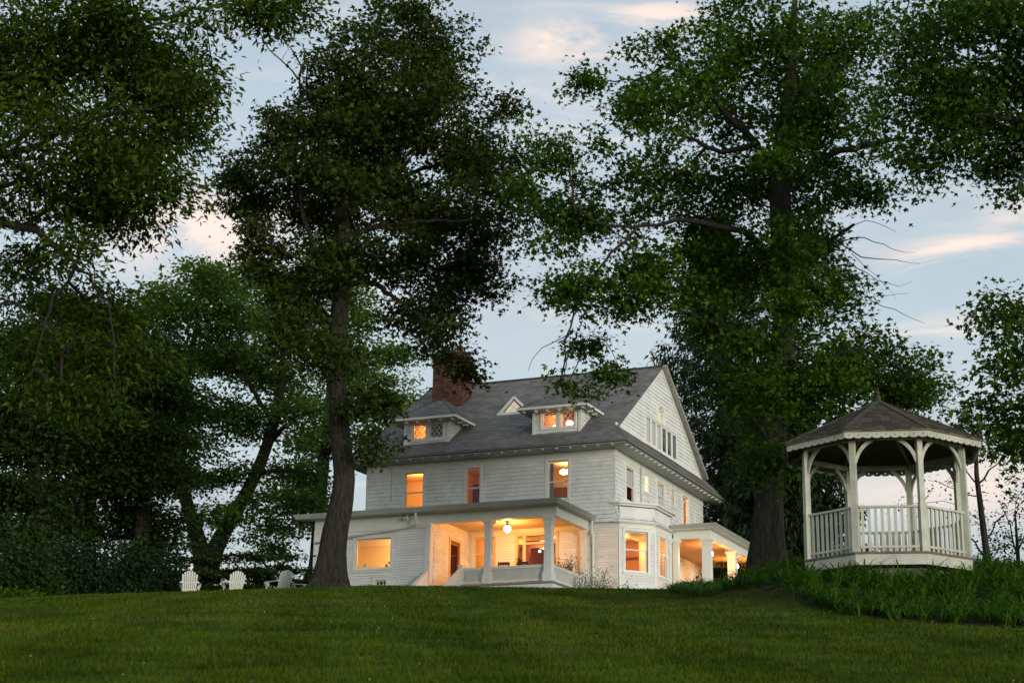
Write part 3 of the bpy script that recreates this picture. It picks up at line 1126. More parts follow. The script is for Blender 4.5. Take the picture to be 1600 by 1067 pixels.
    m.add([(tx0, ty, tz), (tx1, ty, tz), (cx, ty, tz + th_), (cx, yb, tz + th_)], [(0, 2, 3), (1, 3, 2), (0, 3, 1)])
    td = m.build('triangular_dormer', ROOF, HOUSE)
    m = MB()
    for p, q in (((tx0 - .06, ty - .03, tz - .03), (cx, ty - .03, tz + th_)), ((tx1 + .06, ty - .03, tz - .03), (cx, ty - .03, tz + th_))):
        m.bar(p, q, .16, .10, (0, 0, 1))
    m.bar((tx0 - .12, ty - .04, tz - .01), (tx1 + .12, ty - .04, tz - .01), .14, .13)
    m.build('frame', TRIM, td)
    MB().add([(tx0 + .22, ty - .012, tz + .06), (tx1 - .22, ty - .012, tz + .06), (cx, ty - .012, tz + th_ - .14)], [(0, 1, 2)]).build('pane', emitmat('lit_attic_pane', (1.0, .60, .34), .07), td)
    m = MB()
    for p, q in (((cx - .25, tz + .06), (cx + .12, tz + .42)), ((cx + .25, tz + .06), (cx - .12, tz + .42))):
        m.bar((p[0], ty - .03, p[1]), (q[0], ty - .03, q[1]), .03, .03, (0, 1, 0))
    m.build('muntin', TRIM, td)

    # --- chimney with separate bricks
    cx0, cx1, cy0, cy1, cz0, cz1 = -10.95, -9.30, 3.95, 5.0, 9.6, 12.95
    core = MB()
    core.box(cx0 + .02, cx1 - .02, cy0 + .02, cy1 - .02, cz0, cz1 - .05)
    ch = core.build('chimney', MORTAR, HOUSE)
    br = MB()
    bh, bl, g = .078, .215, .012
    r = random.Random(5)
    rows = int((cz1 - cz0) / bh)
    for i in range(rows):
        z = cz0 + i * bh
        top = rows - i
        o = .0 if top > 9 else (.04 if top > 6 else (.0 if top > 4 else .05))
        off = (bl / 2) * (i % 2)
        for fr, ln in ((Frame((cx0, cy0, 0), (1, 0, 0), (0, -1, 0)), cx1 - cx0), (Frame((cx1, cy0, 0), (0, 1, 0), (1, 0, 0)), cy1 - cy0), (Frame((cx0, cy1, 0), (0, -1, 0), (-1, 0, 0)), cy1 - cy0)):
            a = -off - o
            while a < ln + o:
                a0, a1 = max(a, -o), min(a + bl - g, ln + o)
                if a1 - a0 > .03:
                    e = r.uniform(-.003, .004)
                    br.fbox(fr, a0, a1, -.05, o + e, z, z + bh - g)
                a += bl
    br.build('brick', BRICK, ch, 'stuff')
    t = MB()
    t.box(cx0 + .05, cx1 - .05, cy0 + .05, cy1 - .05, cz1 - .05, cz1 + .04)
    t.build('chimney_cap', MORTAR, ch)
    for x in (-10.55, -9.75):
        MB().lathe((x, 4.48, cz1 + .02), [(.15, 0), (.14, .28), (.17, .30), (.17, .36), (.12, .36), (.11, .02)], 12).build('flue', BRICK, ch)


build_roof()


HOUSE_M = Matrix.Translation(HOUSE.location) @ Matrix.Rotation(-0.40639, 4, 'Z')


def hw(x, y, z):
    """House axes to world."""
    return HOUSE_M @ Vector((x, y, z))


def build_porches():
    # ---------------- front porch and wing roof
    ex0, ex1, ey, ez = -13.3, -.90, -4.62, 3.36
    rt = MB()
    top = [(ex0, ey, ez + .13), (ex1, ey, ez + .13), (ex1, -.03, ez + .13), (ex0, -.03, ez + .13)]
    hi = [(ex0 + .6, -3.6, ez + .26), (ex1 - 1.6, -3.0, ez + .30), (ex1 - 1.9, -.03, ez + .42), (ex0 + .6, -.03, ez + .42)]
    bot = [(x, y, ez - .01) for x, y, z in top]
    rt.add(bot + top + hi, [(3, 2, 1, 0), (0, 1, 5, 4), (1, 2, 6, 5), (2, 3, 7, 6), (3, 0, 4, 7), (4, 5, 9, 8), (5, 6, 10, 9), (6, 7, 11, 10), (7, 4, 8, 11), (8, 9, 10, 11)])
    rt.build('porch_roof', pmat('porch_roof_felt', (.09, .09, .085), .9, .2, 3), HOUSE)
    g = MB()                                               # moulded gutter along the eaves
    for z0, z1, o in ((ez - .03, ez + .05, .03), (ez + .05, ez + .12, .07), (ez + .12, ez + .15, .10)):
        g.box(ex0 - o, ex1 + o, ey - o, ey + .03, z0, z1)
        g.box(ex1 - .03, ex1 + o - .001, ey + .03, -.12, z0, z1 - .001)
        g.box(ex0 - o + .001, ex0 + .03, ey + .03, -.12, z0, z1 - .001)
    g.build('gutter', pmat('grey_gutter', (.40, .42, .36), .5, .1, 2), HOUSE)
    s = MB()
    s.box(ex0 + .03, ex1 - .03, ey + .03, -3.95, ez - .06, ez - .03)
    s.box(-1.14, ex1 - .03, -3.95, -.13, ez - .061, ez - .031)
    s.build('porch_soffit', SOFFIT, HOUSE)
    b = MB()
    b.box(XW, -1.17, -3.95, -3.62, 2.90, ez - .06)
    b.box(-1.46, -1.17, -3.62, -.03, 2.902, ez - .062)
    b.box(XW, -7.28, -3.965, -3.9, 2.72, 2.90)
    b.build('porch_beam', TRIM, HOUSE)
    c = MB()
    c.box(-7.0, -1.46, -3.62, -.03, 3.16, 3.19)
    for i in range(26):
        c.box(-6.98 + i * .215, -6.98 + i * .215 + .205, -3.61, -.04, 3.148, 3.16)
    c.build('porch_ceiling', CREAM, HOUSE)

    def column(x0, x1, y0, y1, z0, z1, name='porch_column', base=.36):
        m = MB()
        e = .015
        m.hexa([(x0, y0, z0 + base), (x1, y0, z0 + base), (x1, y1, z0 + base), (x0, y1, z0 + base),
                (x0 + e, y0 + e, z1 - .17), (x1 - e, y0 + e, z1 - .17), (x1 - e, y1 - e, z1 - .17), (x0 + e, y1 - e, z1 - .17)])
        m.box(x0 - .045, x1 + .045, y0 - .045, y1 + .045, z0, z0 + base)
        m.box(x0 - .02, x1 + .02, y0 - .02, y1 + .02, z0 + base, z0 + base + .035)
        m.box(x0 - .02, x1 + .02, y0 - .02, y1 + .02, z1 - .30, z1 - .26)
        m.box(x0 - .03, x1 + .03, y0 - .03, y1 + .03, z1 - .17, z1 - .10)
        m.box(x0 - .07, x1 + .07, y0 - .07, y1 + .07, z1 - .10, z1)
        return m.build(name, TRIM, HOUSE)
    column(-4.48, -4.17, -3.94, -3.63, .2, 2.90)
    column(-1.74, -1.40, -3.96, -3.62, .2, 2.90)
    column(-7.28, -7.0, -3.96, -3.62, -.7, 2.90, 'pilaster', base=.2)
    column(-1.55, -1.27, -.22, -.03, .2, 2.90, 'pilaster', base=.2)
    f = MB()
    f.box(-7.0, -1.28, -4.0, -.02, .12, .2)
    f.build('porch_floor', FLOORW, HOUSE)
    k = MB()
    k.box(-5.55, -1.33, -3.96, -3.88, -.8, .10)
    k.box(-1.41, -1.33, -3.88, -.03, -.8, .101)
    k.build('porch_skirt', TRIM, HOUSE)
    # solid beadboard railings
    def rail(fr, a0, a1):
        r = MB()
        r.fbox(fr, a0, a1, -.07, .07, .86, .92)
        r.fbox(fr, a0, a1, -.045, .045, .80, .86)
        r.fbox(fr, a0, a1, -.045, .045, .25, .33)
        o = r.build('porch_railing', TRIM, HOUSE)
        n = int((a1 - a0) / .085)
        m = MB()
        for i in range(n):
            x = a0 + (a1 - a0) * i / n
            m.fbox(fr, x, x + (a1 - a0) / n - .022, -.018, .018, .33, .80)
        m.fbox(fr, a0, a1, -.012, .004, .33, .80)
        m.build('beadboard', pmat('rail_board', (.62, .62, .57), .6, .08, 3), o, 'stuff')
    PF = Frame((0, -3.79, 0), (1, 0, 0), (0, -1, 0))
    rail(PF, -5.50, -4.53)
    rail(PF, -4.12, -1.79)
    rail(Frame((-1.5, 0, 0), (0, 1, 0), (1, 0, 0)), -3.58, -.25)
    n = MB()
    n.box(-5.64, -5.46, -3.97, -3.79, -.3, .98)
    n.box(-5.67, -5.43, -4.0, -3.76, .98, 1.02)
    n.build('newel_post', TRIM, HOUSE)
    # steps and their sloping cheek walls
    for i in range(5):
        st = MB()
        st.box(-6.98, -5.62, -4.02 - .29 * (i + 1), -4.0 - .29 * i, -.6, .2 - .17 * (i + 1))
        st.build('step', pmat('step_paint_%d' % i, (.25, .25, .24), .7, .2) if i == 0 else bpy.data.materials['step_paint_0'], HOUSE)
    for x in (-7.10, -5.55):
        q = MB()
        q.prism([(x - .05, -3.97, -.8), (x - .05, -3.97, .80), (x - .05, -5.5, -.12), (x - .05, -5.5, -.8)], (.10, 0, 0))
        o = q.build('stair_cheek', WHITE, HOUSE)
        w = MB()
        w.bar((x, -3.95, .86), (x, -5.55, -.10), .17, .05)
        w.build('cap_rail', TRIM, o)
    # downspouts
    d = MB()
    d.tube([(-7.47, -4.50, 3.36), (-7.47, -4.46, 2.95), (-7.62, -4.1, 2.83), (-8.2, -4.02, 2.77), (-12.6, -4.02, 2.32)], .052, 10)
    d.build('downspout', TRIM, HOUSE, smooth=True)
    d = MB()
    d.tube([(-.98, -.25, 3.33), (-.98, -.25, 3.10), (-1.02, -.16, 2.82), (-.98, -.09, 2.62), (-.98, -.08, .35), (-.98, -.16, .12)], .050, 10)
    for z in (.8, 2.3):
        d.box(-1.05, -.91, -.145, -.02, z, z + .04)
    d.build('downspout', TRIM, HOUSE, smooth=True)
    d = MB()
    d.tube([(.05, 3.42, 6.45), (.05, 3.42, 4.55)], .03, 8)
    d.build('downspout', SOFFIT, HOUSE, smooth=True)
    d = MB()
    d.tube([(-10.98, -.06, 6.4), (-10.98, -.05, 4.75)], .012, 6)
    d.build('cable', SOFFIT, HOUSE)
    # ---------------- side porch
    sx, sy0, sy1 = 3.52, 3.22, 13.6
    rt = MB()
    rt.hexa([(-.02 + .03, sy0, ez), (sx, sy0, ez), (sx, sy1, ez), (.01, sy1, ez), (.01, sy0, ez + .14), (sx, sy0, ez + .14), (sx, sy1, ez + .14), (.01, sy1, ez + .14)])
    rt.add([(.01, sy0, ez + .141), (sx, sy0, ez + .141), (sx, sy1, ez + .141), (.01, sy1, ez + .141), (.01, sy0 + 1.4, ez + .36), (sx - 1.6, sy0 + 1.4, ez + .30), (sx - 1.6, sy1 - 1, ez + .30), (.01, sy1 - 1, ez + .36)],
           [(0, 1, 5, 4), (1, 2, 6, 5), (2, 3, 7, 6), (4, 5, 6, 7)])
    rt.build('porch_roof', bpy.data.materials['porch_roof_felt'], HOUSE)
    g = MB()
    for z0, z1, o in ((ez - .03, ez + .05, .03), (ez + .05, ez + .12, .07), (ez + .12, ez + .15, .10)):
        g.box(1.5, sx + o, sy0 - o, sy0 + .03, z0, z1)
        g.box(sx - .03, sx + o - .001, sy0 + .03, sy1, z0, z1 - .001)
    g.build('gutter', bpy.data.materials['grey_gutter'], HOUSE)
    b = MB()
    b.box(1.5, 3.22, 3.62, 3.9, 2.93, ez)
    b.box(2.95, 3.22, 3.9, 13.4, 2.932, ez - .002)
    b.box(1.45, sx - .03, sy0 + .03, 3.62, ez - .06, ez - .03)
    b.box(3.22, sx - .03, 3.62, sy1, ez - .061, ez - .031)
    b.build('porch_beam', TRIM, HOUSE)
    c = MB()
    c.box(.03, 2.95, 3.9, 13.4, 3.05, 3.10)
    c.build('porch_ceiling', AMBER, HOUSE)
    column(2.80, 3.20, 3.62, 4.02, .1, 2.93)
    column(2.80, 3.20, 7.75, 8.15, .1, 2.93)
    column(2.80, 3.20, 11.9, 12.3, .1, 2.93)
    column(1.45, 1.72, 3.62, 3.86, -.6, 2.93, 'pilaster', base=.2)
    f = MB()
    f.box(.03, 3.25, 3.61, 13.4, -.02, .1)
    f.box(3.17, 3.24, 3.62, 13.4, -.8, -.02)
    f.box(1.5, 3.17, 3.62, 3.70, -.8, -.022)
    f.build('porch_floor', FLOORW, HOUSE)
    rail(Frame((3.0, 0, 0), (0, 1, 0), (1, 0, 0)), 8.2, 11.85)


build_porches()


def lamp(name, pos, power, col=(1.0, .37, .065), rad=.1):
    l = bpy.data.lights.new(name, 'POINT')
    l.energy = power
    l.color = col
    l.shadow_soft_size = rad
    o = bpy.data.objects.new(name, l)
    COL.objects.link(o)
    o.location = pos
    return o


def room(x0, x1, y0, y1, z0, z1, mat, open_sides=('f',), floor=DARKWOOD, ceil=CREAM):
    """Inside walls of a room; open_sides keeps the outer walls out: f front, b back, l left, r right."""
    m = MB()
    t = .03
    if 'b' not in open_sides:
        m.box(x0, x1, y1, y1 + t, z0, z1)
    if 'f' not in open_sides:
        m.box(x0, x1, y0 - t, y0, z0, z1)
    if 'l' not in open_sides:
        m.box(x0 - t, x0, y0, y1, z0, z1)
    if 'r' not in open_sides:
        m.box(x1, x1 + t, y0, y1, z0, z1)
    m.build('interior_wall', mat, HOUSE)
    MB().box(x0 - t, x1 + t, y0 - t, y1 + t, z1 + .001, z1 + t).build('interior_ceiling', ceil, HOUSE)
    MB().box(x0 - t, x1 + t, y0 - t, y1 + t, z0 - t, z0 - .001).build('interior_floor', floor, HOUSE)


def build_rooms():
    # picture-window room in the left wing
    room(-12.5, -7.2, -3.74, -.2, .72, 3.0, CREAM, ('f',))
    m = MB()
    m.box(-12.49, -7.21, -.9, -.75, 2.62, 2.99)
    m.build('interior_wall', CREAM, HOUSE)
    # hall behind the porch
    room(-6.98, -1.45, .16, 5.2, .2, 3.05, AMBER, ('f',))
    m = MB()
    for i in range(9):
        m.box(-3.7 + i * .24, -3.46 + i * .24, 3.6, 4.8, .2, .4 + i * .19)
    m.build('staircase', DARKWOOD, HOUSE)
    m = MB()
    m.bar((-3.9, 3.55, 1.15), (-1.6, 3.55, 2.95), .07, .08)
    for i in range(11):
        x = -3.8 + i * .2
        m.box(x, x + .03, 3.53, 3.57, .4 + max(0, (i * .2) * .79), 1.2 + i * .2 * .78)
    m.build('stair_rail', WOOD, HOUSE)
    m = MB()
    m.box(-6.9, -6.0, 5.05, 5.19, .2, 2.6)
    m.box(-5.4, -5.28, 2.5, 5.19, .2, 3.04)
    m.build('interior_trim', WOOD, HOUSE)
    # bay room
    room(-1.35, 1.28, 1.25, 4.6, .2, 3.02, AMBER, ('f', 'r'))
    m = MB()
    m.box(-1.37, .14, .16, 1.25, 3.021, 3.05)
    m.add([(.15, .16, 3.03), (1.28, 1.25, 3.03), (-.5, 1.25, 3.03)], [(0, 1, 2)])
    m.build('interior_ceiling', CREAM, HOUSE)
    m = MB()
    m.box(-1.35, 1.25, 4.54, 4.6, 2.25, 2.37)
    m.box(-1.33, -1.28, 1.2, 4.54, 2.25, 2.37)
    m.box(-1.33, 1.2, 4.55, 4.595, .2, 1.2)
    m.build('picture_rail', WOOD, HOUSE)
    MB().box(1.265, 1.28, 3.0, 4.6, .2, 3.0).build('interior_wall', AMBER, HOUSE)
    # upstairs front rooms
    room(-12.1, -8.4, .16, 3.6, 3.5, 6.42, CREAM, ('f',))
    MB().box(-9.95, -9.0, 2.2, 3.5, 3.5, 5.35).build('interior_cupboard', CREAM, HOUSE)
    room(-8.33, -5.2, .16, 3.6, 3.5, 6.42, AMBER, ('f',))
    MB().box(-8.3, -6.7, 3.2, 3.6, 3.5, 6.0).build('interior_door', DARKWOOD, HOUSE)
    room(-5.1, -.16, .16, 3.4, 3.5, 6.42, AMBER, ('f', 'r'))
    MB().box(-4.9, -.3, 3.34, 3.4, 3.5, 5.62).build('interior_panel', pmat('brown_panelling', (.16, .06, .025), .5, .3, 3, stretch=(9, 9, .4)), HOUSE)
    w3 = FRONT
    m = MB()
    for a0, a1, s in ((-3.12, -2.96, 3),):
        curtain(w3, a0, a1, 4.45, 6.05, HOUSE, s)
    # side rooms upstairs
    room(-3.5, -.16, 3.6, 13.0, 3.5, 6.42, CREAM, ('r',))
    # attic
    MB().box(-11.9, -.3, .35, 5.6, 7.17, 7.2).build('interior_floor', DARKWOOD, HOUSE)
    m = MB()
    m.box(-11.9, -.3, 3.0, 3.05, 7.2, 9.2)
    m.box(-9.20, -9.16, .10, .74, 7.5, 8.4)
    m.build('interior_wall', AMBER, HOUSE)
    for x0, x1 in ((-10.2, -8.2), (-3.75, -1.75)):
        m = MB()
        m.quad((x0, .11, 7.57), (x1, .11, 7.57), (x1, .75, 8.0), (x0, .75, 8.0))
        m.quad((x0, .75, 8.0), (x1, .75, 8.0), (x1, .75, 8.44), (x0, .75, 8.44))
        m.build('interior_lining', AMBER, HOUSE)
    MB().box(-9.02, -8.45, .40, .44, 7.80, 8.28).build('attic_cupboard', DARKWOOD, HOUSE)
    MB().box(-2.62, -1.86, .50, .54, 7.86, 8.40).build('attic_cupboard', WOOD, HOUSE)
    MB().box(-.30, -.26, 2.2, 11.0, 7.3, 9.0).build('interior_wall', pmat('dim_attic_wall', (.12, .10, .08), .8, .1), HOUSE)
    MB().box(-.22, -.16, 5.8, 7.2, 9.03, 9.95).build('arch_shade', emitmat('lit_drawn_shade', (1.0, .74, .42), .10), HOUSE)


build_rooms()


def globe_lamp(label, pos, drop, r, power, name='pendant_lamp', cat='lamp', group=None, col=(1.0, .37, .065)):
    p = hw(*pos)
    t = empty(name, p, 0, label, cat, group)
    MB().lathe((0, 0, 0), [(.02, r * .95), (r * .55, r * .9), (r * .9, r * .45), (r, 0), (r * .85, -r * .5), (r * .5, -r * .85), (.01, -r)], 20).build('glass_globe', GLOBE, t, smooth=True)
    MB().lathe((0, 0, 0), [(.015, drop), (.015, r + .1), (r * .6, r + .06), (r * .65, r * .9), (.03, r * .88)], 12).build('holder', BLACK, t)
    MB().lathe((0, 0, 0), [(.07, drop - .03), (.07, drop)], 12).build('ceiling_rose', BLACK, t)
    lamp('lamp_light', p + Vector((0, 0, -r - .03)), power, col, r * .6)
    return t


def build_lamps():
    globe_lamp('lit round globe lamp hanging from the front porch ceiling between the columns', (-4.24, -2.0, 2.82), .32, .15, 76)
    globe_lamp('lit globe lamp on the side porch ceiling just behind its corner column', (2.45, 6.2, 2.62), .42, .14, 44, group='side porch globe lamps')
    globe_lamp('lit globe lamp on the side porch farther back, low beside the big right trunk', (2.40, 10.7, 2.66), .38, .14, 44, group='side porch globe lamps')
    # chandelier upstairs
    p = hw(-2.98, 2.0, 5.90)
    t = empty('chandelier', p, 0, 'lit crystal chandelier behind the right hand upstairs front window', 'chandelier')
    MB().lathe((0, 0, 0), [(.012, .56), (.012, .1), (.05, .08), (.06, 0), (.02, -.12), (.0, -.14)], 10).build('stem', BLACK, t)
    arm = MB()
    for k in range(8):
        a = k * math.pi / 4
        arm.tube([(0, 0, .0), (.15 * math.cos(a), .15 * math.sin(a), -.06), (.30 * math.cos(a), .30 * math.sin(a), .02)], .010, 5)
    arm.build('arm', BLACK, t)
    for k in range(8):
        a = k * math.pi / 4
        MB().lathe((.30 * math.cos(a), .30 * math.sin(a), .02), [(.03, 0), (.075, .04), (.085, .12), (.045, .19), (.0, .20)], 8).build('bulb_shade', GLOBE2, t)
    lamp('lamp_light', p + Vector((0, 0, .30)), 13, (1, .5, .15), .2)
    # wall globe in the picture-window room
    p = hw(-9.6, -1.35, 2.24)
    t = empty('wall_lamp', p, 0, 'lit white globe lamp in the room behind the big picture window', 'lamp')
    MB().lathe((0, 0, 0), [(.0, .12), (.08, .09), (.12, 0), (.08, -.09), (.0, -.12)], 14).build('glass_globe', GLOBE, t, smooth=True)
    MB().tube([(0, 0, .12), (0, 0, .66)], .012, 6).build('rod', BLACK, t)
    lamp('lamp_light', p + Vector((0, 0, -.16)), 80, (1, .56, .18), .1)
    # table lamp with pale shade on the picture window's sill
    p = hw(-10.38, -3.45, 1.02)
    t = empty('table_lamp', p, 0, 'small lamp with pale shade at the left corner of the picture window', 'lamp')
    MB().lathe((0, 0, 0), [(.09, 0), (.10, .03), (.04, .07), (.06, .14), (.015, .20)], 12).build('base', DARKWOOD, t)
    MB().lathe((0, 0, 0), [(.13, .16), (.14, .17), (.09, .36), (.08, .36)], 14).build('shade', CURTAIN, t)
    # vase and jar at its right corner
    p = hw(-9.03, -3.5, 1.02)
    t = empty('flower_vase', p, 0, 'dark leafy flowers in a vase at the right corner of the picture window', 'vase')
    MB().lathe((0, 0, 0), [(.05, 0), (.08, .08), (.06, .18), (.045, .22)], 12).build('vase', BLACK, t, smooth=True)
    fl = MB()
    for i in range(46):
        a, e, l = rng.uniform(0, 6.28), rng.uniform(.2, 1.4), rng.uniform(.10, .24)
        d = Vector((math.cos(a) * math.cos(e), math.sin(a) * math.cos(e), math.sin(e)))
        b = Vector((0, 0, .21)) + d * l
        s = d.orthogonal().normalized() * .022
        fl.add([b - s, b + d * .05, b + s, b - d * .05], [(0, 1, 2, 3)])
    fl.build('flowers', L_DARK, t)
    p = hw(-9.30, -3.5, 1.02)
    t = empty('candle_jar', p, 0, 'tan cylindrical jar on the picture window sill left of the vase', 'jar')
    MB().lathe((0, 0, 0), [(.06, 0), (.065, .02), (.065, .25), (.055, .27), (.055, .29)], 12).build('jar', pmat('tan_ceramic', (.45, .28, .14), .5, .1), t, smooth=True)
    # small globes in the right dormer
    for x, lab in ((-2.28, 'lit white globe lamp low in the right pane of the right dormer'), (-2.99, 'small lit lamp low in the left pane of the right dormer')):
        p = hw(x, .38, 7.86 if x > -2.5 else 7.80)
        r = .17 if x > -2.5 else .09
        t = empty('globe_lamp', p, 0, lab, 'lamp')
        MB().lathe((0, 0, 0), [(.0, r), (r * .7, r * .7), (r, 0), (r * .7, -r * .7), (.0, -r)], 14).build('glass_globe', GLOBE2, t, smooth=True)
        MB().lathe((0, 0, 0), [(.09, -.64), (.09, -.60), (.02, -.58), (.02, -r)], 10).build('stand', BLACK, t)
    # room lights (lit rooms seen through the windows)
    lamp('bay_room_light', hw(-.4, 2.6, 2.75), 24, (1, .37, .07), .12)
    lamp('bay_lamp_light', hw(.9, 2.2, 2.3), 3, (1, .56, .22), .1)
    lamp('hall_light', hw(-5.9, 2.5, 2.6), 26, (1, .42, .10), .12)
    lamp('hall_lamp_light', hw(-3.2, 2.2, 2.7), 30, (1, .45, .12), .12)
    lamp('bedroom_light', hw(-10.6, 1.9, 6.0), 27, (1, .40, .08), .12)
    lamp('middle_room_light', hw(-6.2, 1.6, 6.1), 13, (1, .34, .08), .12)
    lamp('stair_window_light', hw(-1.2, 10.3, 5.6), 28, (1, .45, .18), .1)
    lamp('leaded_window_light', hw(-.6, 4.25, 5.7), 14, (1, .66, .36), .1)
    lamp('attic_light', hw(-9.75, .42, 8.22), 5, (1, .40, .10), .06)
    lamp('attic_right_light', hw(-3.1, .42, 8.28), 4, (1, .42, .12), .06)
    # hanging lamp bulb in the hall and the bay
    for pos, lab in (((-4.6, 2.6, 2.55), 'small lit lamp in the hall seen through the front door glass'),):
        p = hw(*pos)
        t = empty('hall_lamp', p, 0, lab, 'lamp')
        MB().lathe((0, 0, 0), [(.0, .06), (.05, .04), (.06, 0), (.04, -.04), (.0, -.06)], 12).build('glass_globe', GLOBE2, t, smooth=True)
        MB().tube([(0, 0, .1), (0, 0, .5)], .01, 6).build('rod', BLACK, t)


build_lamps()


def build_porch_things():
    # potted shrub by the right railing
    p = hw(-1.9, -.75, .2)
    t = empty('potted_shrub', p, 0, 'bare leafed bushy shrub in a pot behind the right end of the porch railing', 'plant')
    MB().lathe((0, 0, 0), [(.16, 0), (.22, .32), (.25, .36), (.25, .42), (.19, .40)], 14).build('pot', pmat('clay_pot', (.20, .09, .05), .8, .15), t)
    br, lf = MB(), MB()
    r = random.Random(77)
    for i in range(26):
        a, e = r.uniform(0, 6.28), r.uniform(.5, 1.45)
        d = Vector((math.cos(a) * math.cos(e), math.sin(a) * math.cos(e), math.sin(e)))
        l = r.uniform(.7, 1.35)
        p0, p1, p2 = Vector((0, 0, .4)), Vector((0, 0, .4)) + d * l * .5 + Vector((0, 0, .08)), Vector((0, 0, .4)) + d * l
        br.tube([p0, p1, p2], [.012, .008, .003], 4, False)
        for k in range(16):
            q = p0.lerp(p2, r.uniform(.35, 1.05)) + Vector((r.gauss(0, .07), r.gauss(0, .07), r.gauss(0, .07)))
            u = Vector((r.gauss(0, 1), r.gauss(0, 1), r.gauss(0, 1))).normalized() * .05
            v = u.orthogonal().normalized() * .025
            lf.add([q - u, q + v, q + u, q - v], [(0, 1, 2, 3)])
    br.build('stem', TWIG, t)
    lf.build('foliage', L_DARK, t, 'stuff')
    # two dark slatted chair backs over the railing
    for x, y, a, lab in ((-4.05, -2.6, .1, 'dark chair top showing above the porch railing left of centre'), (-3.15, -2.5, -.1, 'dark chair top beside the small plant above the porch railing')):
        t = empty('porch_chair', hw(x, y, .2), -.40639 + a, lab, 'chair', 'dark porch chairs')
        s = MB()
        s.box(-.26, .26, -.25, .25, .40, .45)
        s.build('seat', DARKWOOD, t)
        b = MB()
        b.box(-.26, .26, -.27, -.22, .93, 1.04)
        b.box(-.26, -.21, -.27, -.22, .45, .93)
        b.box(.21, .26, -.27, -.22, .45, .93)
        for k in range(5):
            b.box(-.16 + k * .075, -.13 + k * .075, -.26, -.235, .45, .93)
        b.build('backrest', DARKWOOD, t)
        for lx in (-.23, .19):
            for ly in (-.25, .2):
                MB().box(lx, lx + .04, ly, ly + .04, 0, .40).build('leg', DARKWOOD, t)
    # small planter on a stand
    t = empty('plant_stand', hw(-4.02, -1.2, .2), 0, 'small potted plant on a stand left of the front door', 'plant')
    MB().lathe((0, 0, 0), [(.16, 0), (.03, .04), (.03, .95), (.18, .98), (.18, 1.02)], 12).build('stand', DARKWOOD, t)
    MB().lathe((0, 0, 1.02), [(.08, 0), (.12, .16), (.13, .2)], 12).build('pot', BLACK, t)
    f = MB()
    for i in range(40):
        a, e, l = r.uniform(0, 6.28), r.uniform(.3, 1.5), r.uniform(.08, .26)
        d = Vector((math.cos(a) * math.cos(e), math.sin(a) * math.cos(e), math.sin(e)))
        b = Vector((0, 0, 1.2)) + d * l
        s = d.orthogonal().normalized() * .02
        f.add([b - s, b + d * .06, b + s, b - d * .06], [(0, 1, 2, 3)])
    f.build('foliage', L_DARK, t)
    # outdoor spot lamp under the eave
    t = empty('flood_lamp', hw(-8.05, -4.15, 3.22), -.40639, 'small white twin flood lamp under the wing eave beside the downspout', 'lamp')
    MB().lathe((0, 0, 0), [(.06, .08), (.06, .03), (.03, .02), (.03, -.02)], 10).build('base', TRIM, t)
    for s in (-1, 1):
        MB().tube([(0, 0, -.01), (s * .06, -.06, -.06), (s * .10, -.13, -.10)], [.02, .045, .06], 10).build('lamp_head', TRIM, t)


build_porch_things()


